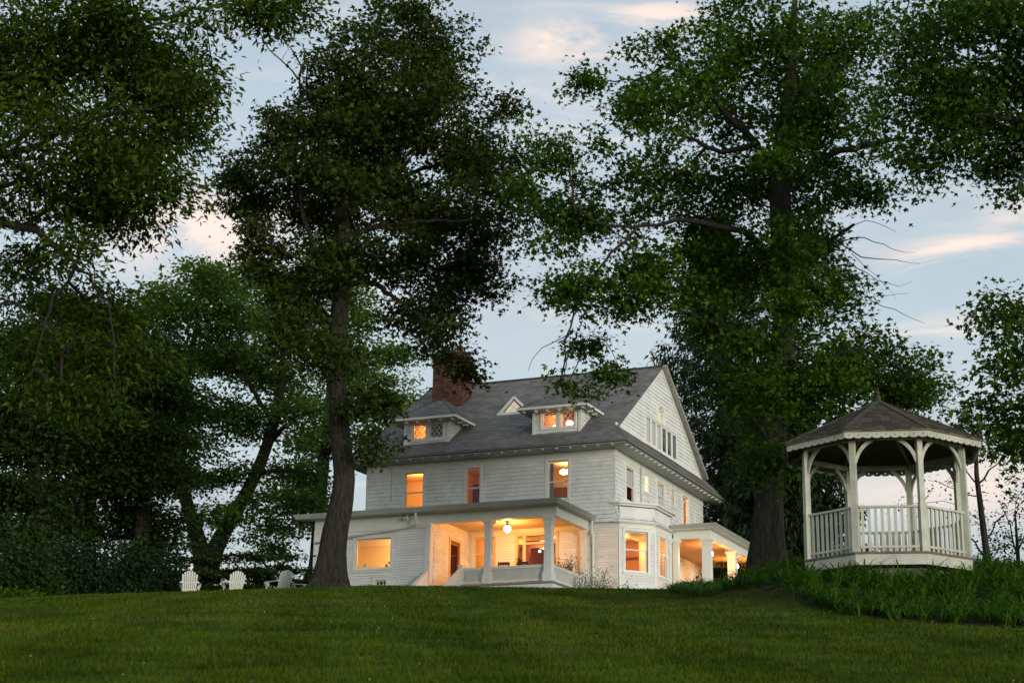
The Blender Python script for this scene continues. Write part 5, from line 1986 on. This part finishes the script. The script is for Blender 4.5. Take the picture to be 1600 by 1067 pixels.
    tree('tall green maple with a thick furrowed trunk between the house and the gazebo',
         [[(1192, 892, Y, 0.476), (1196, 850, Y, 0.451), (1202, 780, Y, 0.425), (1208, 700, Y, 0.391), (1213, 620, Y, 0.374), (1224, 540, Y, 0.374), (1228, 460, Y, 0.357), (1222, 380, Y, 0.340), (1218, 300, Y, 0.323), (1222, 230, Y, 0.272), (1234, 140, Y, 0.187), (1240, 40, Y, 0.119), (1244, -40, Y, 0.051)],
          [(1212, 893, Y - .3, 0.221), (1213, 830, Y - .25, 0.204), (1214, 740, Y - .2, 0.187), (1218, 640, Y - .1, 0.153)]],
         [[(1215, 440, Y, .16), (1190, 395, Y - .8, .135), (1160, 362, Y - 1.2, .11), (1110, 352, Y - 1.6, .085), (1060, 347, Y - 1.8, .07), (990, 355, Y - 2, .05), (930, 345, Y - 2, .05), (880, 300, Y - 2, .035)],
          [(1212, 560, Y, .15), (1150, 522, Y - 1, .12), (1100, 500, Y - 1.4, .09), (1050, 480, Y - 1.4, .05)], [(1240, 445, Y, .13), (1275, 405, Y + .3, .10), (1302, 372, Y + .4, .07), (1335, 350, Y + .4, .04)],
          [(1235, 300, Y, .15), (1290, 245, Y - .6, .12), (1350, 228, Y - .8, .09), (1420, 214, Y - .8, .05)], [(1210, 280, Y, .14), (1180, 225, Y + .2, .13), (1120, 160, Y + .4, .09), (1060, 105, Y + .4, .05)], [(1180, 225, Y, .11), (1130, 235, Y - .6, .08), (1060, 210, Y - 1, .05)],
          [(1110, 165, Y + .2, .07), (1050, 105, Y + .2, .05), (1005, 122, Y + .2, .035), (950, 128, Y + .2, .025), (905, 135, Y + .2, .015)], [(1210, 620, Y, .12), (1270, 580, Y - 1, .09), (1340, 545, Y - 1.6, .06), (1400, 570, Y - 1.8, .03)],
          [(1000, 352, Y - 2, .05), (925, 430, Y - 2.2, .04), (890, 510, Y - 2.3, .03), (880, 600, Y - 2.4, .015)], [(900, 330, Y - 2, .04), (890, 270, Y - 2, .03), (880, 225, Y - 2, .015)], [(895, 520, Y - 2.3, .018), (845, 548, Y - 2.4, .012), (825, 580, Y - 2.4, .006)],
          [(1240, 160, Y, .10), (1300, 110, Y + .6, .08), (1340, 60, Y + .6, .04)], [(1205, 690, Y, .10), (1160, 640, Y - .8, .07), (1120, 600, Y - .8, .04)]],
         c, LEAF_TRI, .195, L_GREEN, BARK_SHADED, 202, layers=4.5, per=44, flat=.75, droop=.85, flare=.28, depth=2.4, limb_lo=.38, spread=.32,
         bare=[[(1302, 372, Y + .4, .03), (1345, 400, Y + .2, .02), (1400, 408, Y + .2, .012), (1438, 412, Y + .2, .005)], [(1275, 405, Y + .3, .03), (1320, 440, Y, .02), (1380, 480, Y, .014), (1445, 505, Y, .005)],
               [(1290, 395, Y + .3, .025), (1340, 420, Y + .5, .016), (1390, 445, Y + .5, .010), (1425, 440, Y + .5, .004)], [(1300, 380, Y + .4, .025), (1350, 372, Y + .6, .016), (1395, 390, Y + .6, .010), (1430, 395, Y + .6, .004)],
               [(1300, 440, Y, .018), (1350, 462, Y + .4, .012), (1420, 458, Y + .4, .005)], [(1310, 375, Y + .4, .018), (1352, 345, Y + .3, .012), (1400, 362, Y + .3, .006)], [(1330, 395, Y + .2, .012), (1370, 430, Y - .3, .008), (1400, 468, Y - .3, .004)],
               [(1268, 410, Y, .02), (1300, 470, Y - .4, .014), (1345, 505, Y - .4, .006)],
               [(1340, 280, Y, .015), (1375, 282, Y, .010), (1410, 295, Y, .004)], [(1330, 300, Y, .012), (1360, 315, Y, .008), (1400, 312, Y, .004)]])
    # -- upper right crown
    Y = 44
    tree('deep green tree crown reaching into the upper right corner above the gazebo',
         [[(1790, 960, Y, .42), (1770, 700, Y, .36), (1750, 400, Y, .30), (1730, 150, Y, .22), (1700, -80, Y, .12)]],
         [[(1745, 330, Y, .14), (1660, 220, Y - .5, .10), (1560, 180, Y - 1, .07), (1470, 200, Y - 1, .04)], [(1735, 200, Y, .13), (1640, 80, Y + .6, .09), (1530, 50, Y + .8, .05)], [(1640, 200, Y - .5, .06), (1600, 260, Y - .8, .04), (1585, 320, Y - .8, .02)]],
         [(1480, 75, 84, 70), (1565, 55, 84, 80), (1500, 190, 84, 78), (1590, 190, 74, 100), (1445, 265, 34, 36), (1425, 300, 18, 16), (1540, 270, 46, 34), (1592, 310, 18, 34), (1520, 130, 80, 70), (1670, 100, 80, 120), (1680, 240, 60, 60), (1450, 145, 50, 50), (1560, -20, 90, 40)],
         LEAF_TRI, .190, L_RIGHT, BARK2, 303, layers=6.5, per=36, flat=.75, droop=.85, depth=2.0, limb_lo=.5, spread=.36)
    # -- lower right edge crown
    Y = 40
    tree('dark tree crown hanging in at the right edge beside the gazebo roof',
         [[(1740, 970, Y, .30), (1720, 760, Y, .26), (1700, 560, Y, .20), (1690, 400, Y, .12)]],
         [[(1705, 600, Y, .10), (1640, 520, Y, .07), (1590, 490, Y, .04)], [(1715, 700, Y, .10), (1630, 640, Y - .4, .07), (1550, 640, Y - .5, .03)]],
         [(1588, 480, 44, 48), (1560, 510, 34, 34), (1580, 560, 52, 50), (1545, 628, 40, 38), (1520, 650, 22, 26), (1590, 640, 46, 60), (1590, 690, 30, 22), (1530, 690, 22, 16), (1650, 580, 60, 110), (1650, 700, 50, 50)],
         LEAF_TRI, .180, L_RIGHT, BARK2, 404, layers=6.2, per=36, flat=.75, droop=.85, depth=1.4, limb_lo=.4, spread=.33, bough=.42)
    # -- fine leaved foreground tree, upper left
    Y = 30
    tree('fine leaved foreground tree overhanging the upper left of the lawn',
         [[(-190, 1250, Y, .44), (-180, 900, Y, .38), (-165, 600, Y, .33), (-140, 300, Y, .26), (-100, 60, Y, .18), (-60, -150, Y, .08)]],
         [[(-150, 400, Y, .13), (-60, 348, Y, .11), (0, 345, Y, .09), (55, 362, Y, .075), (95, 392, Y, .06), (118, 406, Y, .05), (140, 365, Y, .035), (172, 322, Y, .025), (198, 292, Y, .015)], [(116, 408, Y, .045), (103, 445, Y, .035), (82, 470, Y, .03), (75, 500, Y, .025), (55, 545, Y, .015), (45, 590, Y, .008)],
          [(-165, 560, Y, .08), (-60, 480, Y, .06), (0, 478, Y, .035), (20, 470, Y, .03), (55, 495, Y, .02), (90, 520, Y, .01)], [(-145, 330, Y, .10), (-40, 260, Y, .07), (30, 215, Y, .05), (75, 150, Y, .03), (110, 110, Y, .015)], [(-135, 260, Y, .11), (20, 240, Y - .8, .07), (130, 190, Y - 1.2, .05), (230, 170, Y - 1.3, .03)],
          [(-110, 120, Y, .11), (60, 60, Y + .6, .08), (200, 40, Y + .8, .05), (340, 10, Y + .8, .03), (430, 15, Y + .8, .015)], [(40, 355, Y, .05), (110, 300, Y + .6, .04), (210, 270, Y + .8, .03)], [(-140, 300, Y, .09), (-20, 300, Y - .6, .06), (90, 260, Y - .8, .04)],
          [(140, 430, Y, .025), (165, 470, Y - .4, .018), (178, 540, Y - .5, .010), (176, 620, Y - .5, .005)], [(116, 410, Y, .03), (145, 430, Y - .1, .026)]],
         [(90, 60, 130, 82), (230, 115, 110, 82), (265, 195, 66, 66), (150, 215, 110, 74), (55, 160, 70, 66), (240, 300, 60, 42), (200, 255, 80, 50), (95, 320, 84, 52), (40, 400, 50, 46), (205, 350, 56, 34), (130, 380, 36, 24), (345, 8, 70, 20), (420, 22, 44, 26), (300, 40, 36, 30), (480, 6, 60, 14), (300, 130, 30, 44), (320, 95, 22, 20),
          (160, 470, 60, 44), (185, 545, 54, 56), (90, 560, 50, 44), (150, 610, 50, 40), (30, 470, 26, 20), (-60, 100, 120, 120), (-60, 300, 100, 80), (180, 20, 110, 30)],
         LEAF_SLIM, .155, L_FINE, BARK2, 505, layers=7.2, per=72, depth=1.7, limb_lo=.45, spread=.33, spray=.36, flat=.8, droop=.8, bough=.38)
    # -- pale trees beyond the garden chairs
    Y = 86
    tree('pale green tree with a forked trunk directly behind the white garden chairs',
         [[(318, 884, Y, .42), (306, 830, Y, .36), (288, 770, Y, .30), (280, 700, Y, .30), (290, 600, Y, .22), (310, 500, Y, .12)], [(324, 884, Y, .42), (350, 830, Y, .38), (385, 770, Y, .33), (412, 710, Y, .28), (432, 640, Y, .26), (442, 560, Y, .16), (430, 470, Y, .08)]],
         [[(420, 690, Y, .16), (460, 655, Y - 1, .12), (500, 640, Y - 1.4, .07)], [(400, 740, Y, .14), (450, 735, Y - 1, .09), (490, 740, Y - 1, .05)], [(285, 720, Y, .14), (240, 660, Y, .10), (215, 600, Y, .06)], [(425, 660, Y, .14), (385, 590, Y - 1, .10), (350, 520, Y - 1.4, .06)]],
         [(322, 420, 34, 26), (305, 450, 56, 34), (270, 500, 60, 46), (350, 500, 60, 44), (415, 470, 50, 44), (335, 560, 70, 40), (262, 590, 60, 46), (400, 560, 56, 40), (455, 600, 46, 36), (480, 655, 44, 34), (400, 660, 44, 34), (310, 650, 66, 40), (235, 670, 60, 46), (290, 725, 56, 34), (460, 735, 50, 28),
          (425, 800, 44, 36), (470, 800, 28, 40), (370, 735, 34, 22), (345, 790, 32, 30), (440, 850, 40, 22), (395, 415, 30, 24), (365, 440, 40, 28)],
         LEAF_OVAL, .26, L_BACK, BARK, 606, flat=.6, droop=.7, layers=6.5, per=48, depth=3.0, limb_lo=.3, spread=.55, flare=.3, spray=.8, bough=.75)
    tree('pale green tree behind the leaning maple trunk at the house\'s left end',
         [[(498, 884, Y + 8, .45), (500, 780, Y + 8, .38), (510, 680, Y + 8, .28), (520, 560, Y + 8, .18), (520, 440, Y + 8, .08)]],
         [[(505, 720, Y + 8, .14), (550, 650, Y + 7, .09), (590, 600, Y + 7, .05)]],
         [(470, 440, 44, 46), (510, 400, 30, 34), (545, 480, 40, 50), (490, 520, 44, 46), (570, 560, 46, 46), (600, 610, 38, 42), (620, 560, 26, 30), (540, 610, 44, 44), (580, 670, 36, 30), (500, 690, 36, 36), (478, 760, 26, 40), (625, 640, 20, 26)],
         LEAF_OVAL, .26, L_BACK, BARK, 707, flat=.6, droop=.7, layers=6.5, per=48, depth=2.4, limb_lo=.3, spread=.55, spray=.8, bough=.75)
    # -- shaded trees on the far left
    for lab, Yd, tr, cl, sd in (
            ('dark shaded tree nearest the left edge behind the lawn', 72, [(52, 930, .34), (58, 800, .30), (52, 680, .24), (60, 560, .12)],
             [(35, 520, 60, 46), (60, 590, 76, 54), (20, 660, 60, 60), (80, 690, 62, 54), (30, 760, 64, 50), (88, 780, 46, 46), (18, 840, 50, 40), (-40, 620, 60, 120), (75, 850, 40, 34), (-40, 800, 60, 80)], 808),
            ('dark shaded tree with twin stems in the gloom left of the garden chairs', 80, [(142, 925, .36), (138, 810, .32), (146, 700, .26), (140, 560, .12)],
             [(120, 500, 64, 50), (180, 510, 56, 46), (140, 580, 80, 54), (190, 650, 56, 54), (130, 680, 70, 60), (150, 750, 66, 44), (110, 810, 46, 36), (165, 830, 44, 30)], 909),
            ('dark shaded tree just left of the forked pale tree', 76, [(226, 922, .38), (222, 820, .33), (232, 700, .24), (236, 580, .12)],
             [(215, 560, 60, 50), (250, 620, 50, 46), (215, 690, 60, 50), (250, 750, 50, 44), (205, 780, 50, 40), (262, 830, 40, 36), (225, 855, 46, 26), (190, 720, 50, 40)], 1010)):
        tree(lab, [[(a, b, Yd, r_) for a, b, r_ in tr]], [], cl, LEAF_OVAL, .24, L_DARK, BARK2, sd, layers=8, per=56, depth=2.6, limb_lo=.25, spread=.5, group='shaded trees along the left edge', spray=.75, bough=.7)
    # -- thin sapling and small bush beyond the gazebo
    Y = 46
    tree('thin dark stemmed sapling with sparse leaves just right of the gazebo',
         [[(1547, 905, Y, .10), (1540, 850, Y, .085), (1531, 780, Y, .07), (1526, 740, Y, .06), (1526, 700, Y, .045), (1530, 660, Y, .02)]],
         [[(1526, 755, Y, .03), (1512, 740, Y, .022), (1500, 722, Y, .012)], [(1528, 756, Y, .03), (1543, 738, Y, .025), (1562, 722, Y, .014), (1580, 700, Y, .006)], [(1540, 845, Y, .025), (1556, 815, Y, .02), (1575, 800, Y, .012)], [(1543, 880, Y, .04), (1528, 855, Y, .03), (1512, 838, Y, .015)], [(1525, 775, Y, .02), (1500, 765, Y, .012), (1450, 750, Y + .5, .006)]],
         [(1518, 700, 20, 22), (1555, 705, 22, 16), (1570, 745, 24, 18), (1545, 790, 24, 20), (1560, 830, 24, 20), (1512, 820, 18, 20), (1470, 755, 34, 26), (1440, 790, 22, 22), (1500, 770, 22, 18)],
         LEAF_OVAL, .10, L_DARK, BARK2, 1111, layers=.8, per=16, depth=.5, limb_lo=.3, spread=.22, flare=.05, spray=.22, bough=.25, name='sapling')
    tree('small scrubby bush with sparse leaves at the right edge behind the flower bed',
         [[(1592, 905, Y + 2, .06), (1590, 860, Y + 2, .05), (1586, 800, Y + 2, .02)]],
         [[(1591, 870, Y + 2, .03), (1575, 820, Y + 2, .02), (1560, 780, Y + 2, .008)], [(1591, 860, Y + 2, .03), (1610, 810, Y + 2, .01)]],
         [(1585, 790, 30, 24), (1565, 815, 26, 22), (1595, 840, 32, 30), (1575, 865, 30, 20), (1550, 850, 20, 18), (1610, 790, 30, 40)],
         LEAF_OVAL, .11, L_DARK, BARK2, 1212, layers=1.7, per=20, depth=.6, limb_lo=.1, spread=.22, flare=.03, spray=.22, bough=.25, name='bush', cat='bush')


plant_trees()


def spruce(label, px, py_base, py_top, Y, halfw, seed, group=None):
    r = np.random.default_rng(seed)
    b, t = at(px, py_base, Y), at(px, py_top, Y)
    H = t[2] - b[2]
    root = empty('spruce_tree', b, 0, label, 'tree', group)
    path = np.array([(0, 0, -.8, .34), (0, 0, H * .3, .26), (.1, 0, H * .65, .15), (0, 0, H, .02)])
    trunk_mesh('trunk', smooth_path(path, .8), BARK2, root, seed, .2, 12)
    P0, P1, R0, R1, Q, O = [], [], [], [], [], []
    z = .06 * H
    while z < H * .985:
        f = 1 - z / H
        L = halfw * (f ** .8) * r.uniform(.75, 1.1)
        nb = 7
        a0 = r.uniform(0, 6.28)
        for k in range(nb):
            a = a0 + 2 * np.pi * k / nb + r.normal() * .15
            d = np.array([np.cos(a), np.sin(a), 0])
            l = L * r.uniform(.7, 1.1)
            prev = np.array([0, 0, z])
            for s in range(1, 7):
                u = s / 6
                q = np.array([0, 0, z]) + d * l * u + np.array([0, 0, -.30 * l * np.sin(u * 2.2) + .12 * l * u * u])
                P0.append(prev)
                P1.append(q)
                R0.append(.04 * f * (1.1 - u) + .008)
                R1.append(.04 * f * (1 - u) + .006)
                m = int(27 * (.4 + u))
                w = .05 + .35 * u * min(1, l / 2)
                side = np.array([-d[1], d[0], 0])
                uu = r.uniform(0, 1, size=(m, 1))
                Q.append(prev + (q - prev) * uu + side * r.normal(size=(m, 1)) * w * .7 + np.array([0, 0, -1]) * np.abs(r.normal(size=(m, 1))) * (.10 + .32 * u))
                O.append(np.repeat((d * .5 + side * r.normal() * .5)[None], m, 0))
                prev = q
        z += H * .026 * r.uniform(.8, 1.2)
    V, F = edge_mesh(np.array(P0), np.array(P1), np.array(R0), np.array(R1), 4)
    np_mesh('branches', V, F, TWIG, root, 'stuff')
    leaf_mesh('crown', np.vstack(Q), np.vstack(O), .42, (LEAF_SLIM[0] * np.array([.75, 1, 1]), LEAF_SLIM[1]), L_SPRUCE, root, r, 1.0, 1.6)


spruce('tall dark drooping spruce behind the house\'s gable end', 1135, 905, 320, 96, 9.5, 71)
spruce('dark spruce showing between the thick right trunk and the gazebo', 1236, 900, 560, 84, 5.0, 72)
spruce('lower dark spruce behind the side porch roof', 1178, 900, 560, 110, 6.5, 73)


def leafy_shrub(name, label, pos, rx, ry, rz, n, size, mat, seed, leaf=LEAF_OVAL, flat=.8, droop=.3, cat='shrub', group=None, layered=False):
    r = np.random.default_rng(seed)
    root = empty(name, pos, 0, label, cat, group)
    v = norm(r.normal(size=(n, 3))) * (r.uniform(0, 1, size=(n, 1)) ** .45)
    v[:, 2] = np.abs(v[:, 2])
    lob = 1 + .25 * np.sin(np.arctan2(v[:, 1], v[:, 0]) * 5 + seed) + .12 * r.normal(size=n)
    p = v * np.array([rx, ry, rz]) * lob[:, None]
    if layered:
        p[:, 2] = (np.round(p[:, 2] / (rz * .28)) * rz * .28) + r.normal(size=n) * .05 + .05
        p[:, 2] += -.10 * (np.hypot(p[:, 0] / rx, p[:, 1] / ry)) ** 2
    leaf_mesh('foliage', p, norm(p * np.array([1, 1, .4]) + 1e-6), size, leaf, mat, root, r, flat, droop)
    k = 14
    e = norm(r.normal(size=(k, 3)) * np.array([1, 1, .3]) + np.array([0, 0, .8])) * np.array([rx, ry, rz]) * .8
    V, F = edge_mesh(np.zeros((k, 3)), e, np.full(k, .025), np.full(k, .006), 5)
    np_mesh('stems', V, F, TWIG, root, 'stuff')
    return root


def shrubs():
    def g(px, Y):
        X = at(px, 900, Y)[0]
        return (X, Y, gz(X, Y) - .05)
    for lab, px, Y, rx, rz, sd in (('spreading dark evergreen shrub behind the leftmost garden chair', 312, 68, 1.7, 2.1, 1), ('wide layered evergreen shrub behind the middle garden chair', 375, 69, 2.0, 2.4, 2),
                                   ('low evergreen shrub behind the chair nearest the leaning trunk', 440, 70, 1.7, 1.9, 3)):
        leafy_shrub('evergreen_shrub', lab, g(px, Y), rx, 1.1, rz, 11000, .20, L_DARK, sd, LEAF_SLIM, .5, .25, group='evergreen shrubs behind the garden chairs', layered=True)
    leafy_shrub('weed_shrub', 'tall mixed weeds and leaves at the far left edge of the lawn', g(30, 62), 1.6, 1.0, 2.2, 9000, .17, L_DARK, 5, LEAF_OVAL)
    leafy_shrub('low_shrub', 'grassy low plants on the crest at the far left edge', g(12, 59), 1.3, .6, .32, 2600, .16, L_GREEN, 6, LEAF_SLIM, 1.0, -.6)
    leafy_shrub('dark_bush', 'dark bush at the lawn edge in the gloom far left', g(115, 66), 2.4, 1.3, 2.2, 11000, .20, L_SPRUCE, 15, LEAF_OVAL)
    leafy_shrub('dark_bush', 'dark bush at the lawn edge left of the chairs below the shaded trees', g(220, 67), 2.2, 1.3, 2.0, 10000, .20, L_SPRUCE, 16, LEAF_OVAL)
    # young plants at the foot of the house wall
    for lab, hx, hy, rx, rz, n, sd in (('wispy garden plant in front of the porch railing\'s right end', -1.0, -1.3, .5, 1.75, 900, 8), ('leafy garden plant at the foot of the clapboard wall beside the bay', -.35, -.75, .55, 1.75, 1700, 9),
                                       ('small leafy plant under the bay window', .75, -.7, .5, 1.25, 800, 10)):
        p = hw(hx, hy, -.5)
        leafy_shrub('garden_plant', lab, (p.x, p.y, gz(p.x, p.y) - .05), rx, .4, rz, n, .10, L_DARK if sd == 8 else L_GREEN, sd, LEAF_SLIM, 1.2, -.5, 'plant', 'young plants along the house wall')


shrubs()


# ------------------------------------------------------------------ the flower bed: arching strap leaves
def in_poly(x, y, poly):
    inside = np.zeros(len(x), bool)
    n = len(poly)
    for i in range(n):
        x0, y0 = poly[i]
        x1, y1 = poly[(i + 1) % n]
        c = ((y0 > y) != (y1 > y)) & (x < (x1 - x0) * (y - y0) / (y1 - y0 + 1e-12) + x0)
        inside ^= c
    return inside


BED = [(14.5, 26.3), (11.5, 27.6), (9.2, 28.8), (7.3, 30.2), (6.3, 31.4), (5.75, 33.5), (5.6, 38.0), (5.25, 44.0), (5.05, 50.0), (5.2, 54.5), (7.2, 55.5), (10.0, 50.0), (13.0, 44.0), (16.5, 38.0), (17.0, 26.3)]


def build_bed():
    r = np.random.default_rng(99)
    # dark soil sheet following the ground
    xs, ys = np.arange(4.8, 17.3, .25), np.arange(26.5, 56, .25)
    XX, YY = np.meshgrid(xs, ys)
    V = np.stack([XX, YY, ground(XX, YY) + .02], -1).reshape(-1, 3)
    nx, ny = len(xs), len(ys)
    i = (np.arange(ny - 1)[:, None] * nx + np.arange(nx - 1)[None]).ravel()
    F = np.stack([i, i + 1, i + nx + 1, i + nx], 1)
    c = V[F].mean(1)
    F = F[in_poly(c[:, 0], c[:, 1], BED)]
    setp(np_mesh('bed_soil', V, F, pmat('dark_bed_soil', (.022, .016, .010), .95, .3, 5, bump=.6, bscale=20), smooth=True), kind='structure')
    # clumps
    n = 5200
    x, y = r.uniform(4.8, 17.3, n), r.uniform(26.5, 56, n)
    ok = in_poly(x, y, BED) & (np.hypot(x - 8.235, y - 36.2) > 2.05)
    vis = (y < 40) | (x < 9.5)
    x, y = x[ok & vis], y[ok & vis]
    # keep clumps apart
    keep = []
    for k in range(len(x)):
        if all((x[k] - x[j]) ** 2 + (y[k] - y[j]) ** 2 > .085 for j in keep[-400:]):
            keep.append(k)
    x, y = x[keep], y[keep]
    m = len(x)
    per = 32
    L = m * per
    cx, cy_ = np.repeat(x, per), np.repeat(y, per)
    tall = np.repeat(r.uniform(.75, 1.2, m), per)
    a = r.uniform(0, 2 * np.pi, L)
    ln = r.uniform(.44, .70, L) * tall
    lean = r.uniform(.12, .55, L)
    arch = r.uniform(1.3, 2.7, L)
    w = r.uniform(.011, .018, L)
    d = np.stack([np.cos(a), np.sin(a), np.zeros(L)], 1)
    side = np.stack([-np.sin(a), np.cos(a), np.zeros(L)], 1)
    bx, by = cx + r.normal(size=L) * .05, cy_ + r.normal(size=L) * .05
    p = np.stack([bx, by, ground(bx, by)], 1)
    segs = 5
    pts = [p]
    th = lean.copy()
    for s in range(segs):
        th = th + arch / segs * (.4 + 1.2 * s / segs)
        p = p + (d * np.sin(th)[:, None] + np.array([0, 0, 1.0]) * np.cos(th)[:, None]) * (ln / segs)[:, None]
        pts.append(p)
    wid = [.8, 1.0, 1.0, .9, .6, .06]
    V = np.stack([q for s, q0 in enumerate(pts) for q in (q0 - side * (w * wid[s])[:, None], q0 + side * (w * wid[s])[:, None])], 1)
    k = 2 * (segs + 1)
    f = np.array([(2 * s, 2 * s + 1, 2 * s + 3, 2 * s + 2) for s in range(segs)])
    F = (f[None] + (np.arange(L) * k)[:, None, None]).reshape(-1, 4)
    o = np_mesh('daylily_bed', V.reshape(-1, 3), F, L_LILY, kind='stuff')
    setp(o, 'dense bed of arching green strap leaves below the gazebo', 'flower bed')
    return m


def build_grass():
    r = np.random.default_rng(123)
    n = 420000
    # denser near the camera
    u = r.uniform(0, 1, n)
    y0, y1 = 13.5, 64.0
    y = 1 / (1 / y0 + u * (1 / y1 - 1 / y0))
    y = np.where(r.uniform(0, 1, n) < .35, r.uniform(y0, y1, n), y)
    x = r.uniform(-1, 1, n) * (.335 * y + 1.0)
    ok = ~in_poly(x, y, BED)
    x, y = x[ok], y[ok]
    n = len(x)
    z = ground(x, y)
    patch = .5 + .5 * np.sin(x * 1.7 + np.sin(y * .9) * 1.3) * np.sin(y * 1.3 + np.sin(x * .7) * 1.7)
    lump = sum(np.sin(x * a_ + y * b_ + c_) for a_, b_, c_ in ((5.1, 1.3, 0), (-3.2, 4.4, 1), (7.7, -2.9, 2), (1.9, 8.3, 3), (-9.1, 6.0, 4))) / 5
    h = r.uniform(.028, .066, n) * (.75 + .45 * patch + .9 * np.clip(lump, -.2, 1)) * (1 + .004 * y)
    w = .0030 + .00020 * y
    a = r.uniform(0, 2 * np.pi, n)
    t = r.uniform(.05, .9, n)
    b = r.normal(size=n) * 1.1 + np.where(np.sin((x * .93 + y * .10) * 2.7) > 0, np.pi / 2, -np.pi / 2)   # mowing leaves the blades lying to and fro
    base = np.stack([x, y, z - .004], 1)
    s = np.stack([np.cos(a), np.sin(a), np.zeros(n)], 1) * w[:, None]
    tip = base + np.stack([np.cos(b) * np.sin(t), np.sin(b) * np.sin(t), np.cos(t)], 1) * h[:, None]
    V = np.stack([base - s, base + s, tip], 1).reshape(-1, 3)
    F = np.arange(3 * n).reshape(-1, 3)
    o = np_mesh('grass', V, F, L_GRASS, kind='stuff')
    setp(o, 'short mown grass blades over the sloping lawn', 'grass')

    # clover heads and dry bits lying in the turf
    k = 70
    cy_ = 1 / (1 / 13.5 + r.uniform(0, 1, k) * (1 / 60 - 1 / 13.5))
    cx_ = r.uniform(-1, 1, k) * (.33 * cy_ + .5)
    ok = ~in_poly(cx_, cy_, BED)
    cx_, cy_ = cx_[ok], cy_[ok]
    k = len(cx_)
    c = np.stack([cx_, cy_, ground(cx_, cy_) + .055], 1)
    u = norm(r.normal(size=(k, 3))) * r.uniform(.006, .013, (k, 1))
    v = norm(np.cross(u, r.normal(size=(k, 3)))) * r.uniform(.008, .018, (k, 1))
    V = np.stack([c - u, c - v, c + u, c + v], 1).reshape(-1, 3)
    o = np_mesh('clover_flowers', V, np.arange(4 * k).reshape(-1, 4), pmat('pale_clover', (.50, .46, .34), .8, .2, island=.4), kind='stuff')
    setp(o, 'tiny pale clover heads and dry bits scattered in the lawn', 'clover')


build_bed()
build_grass()
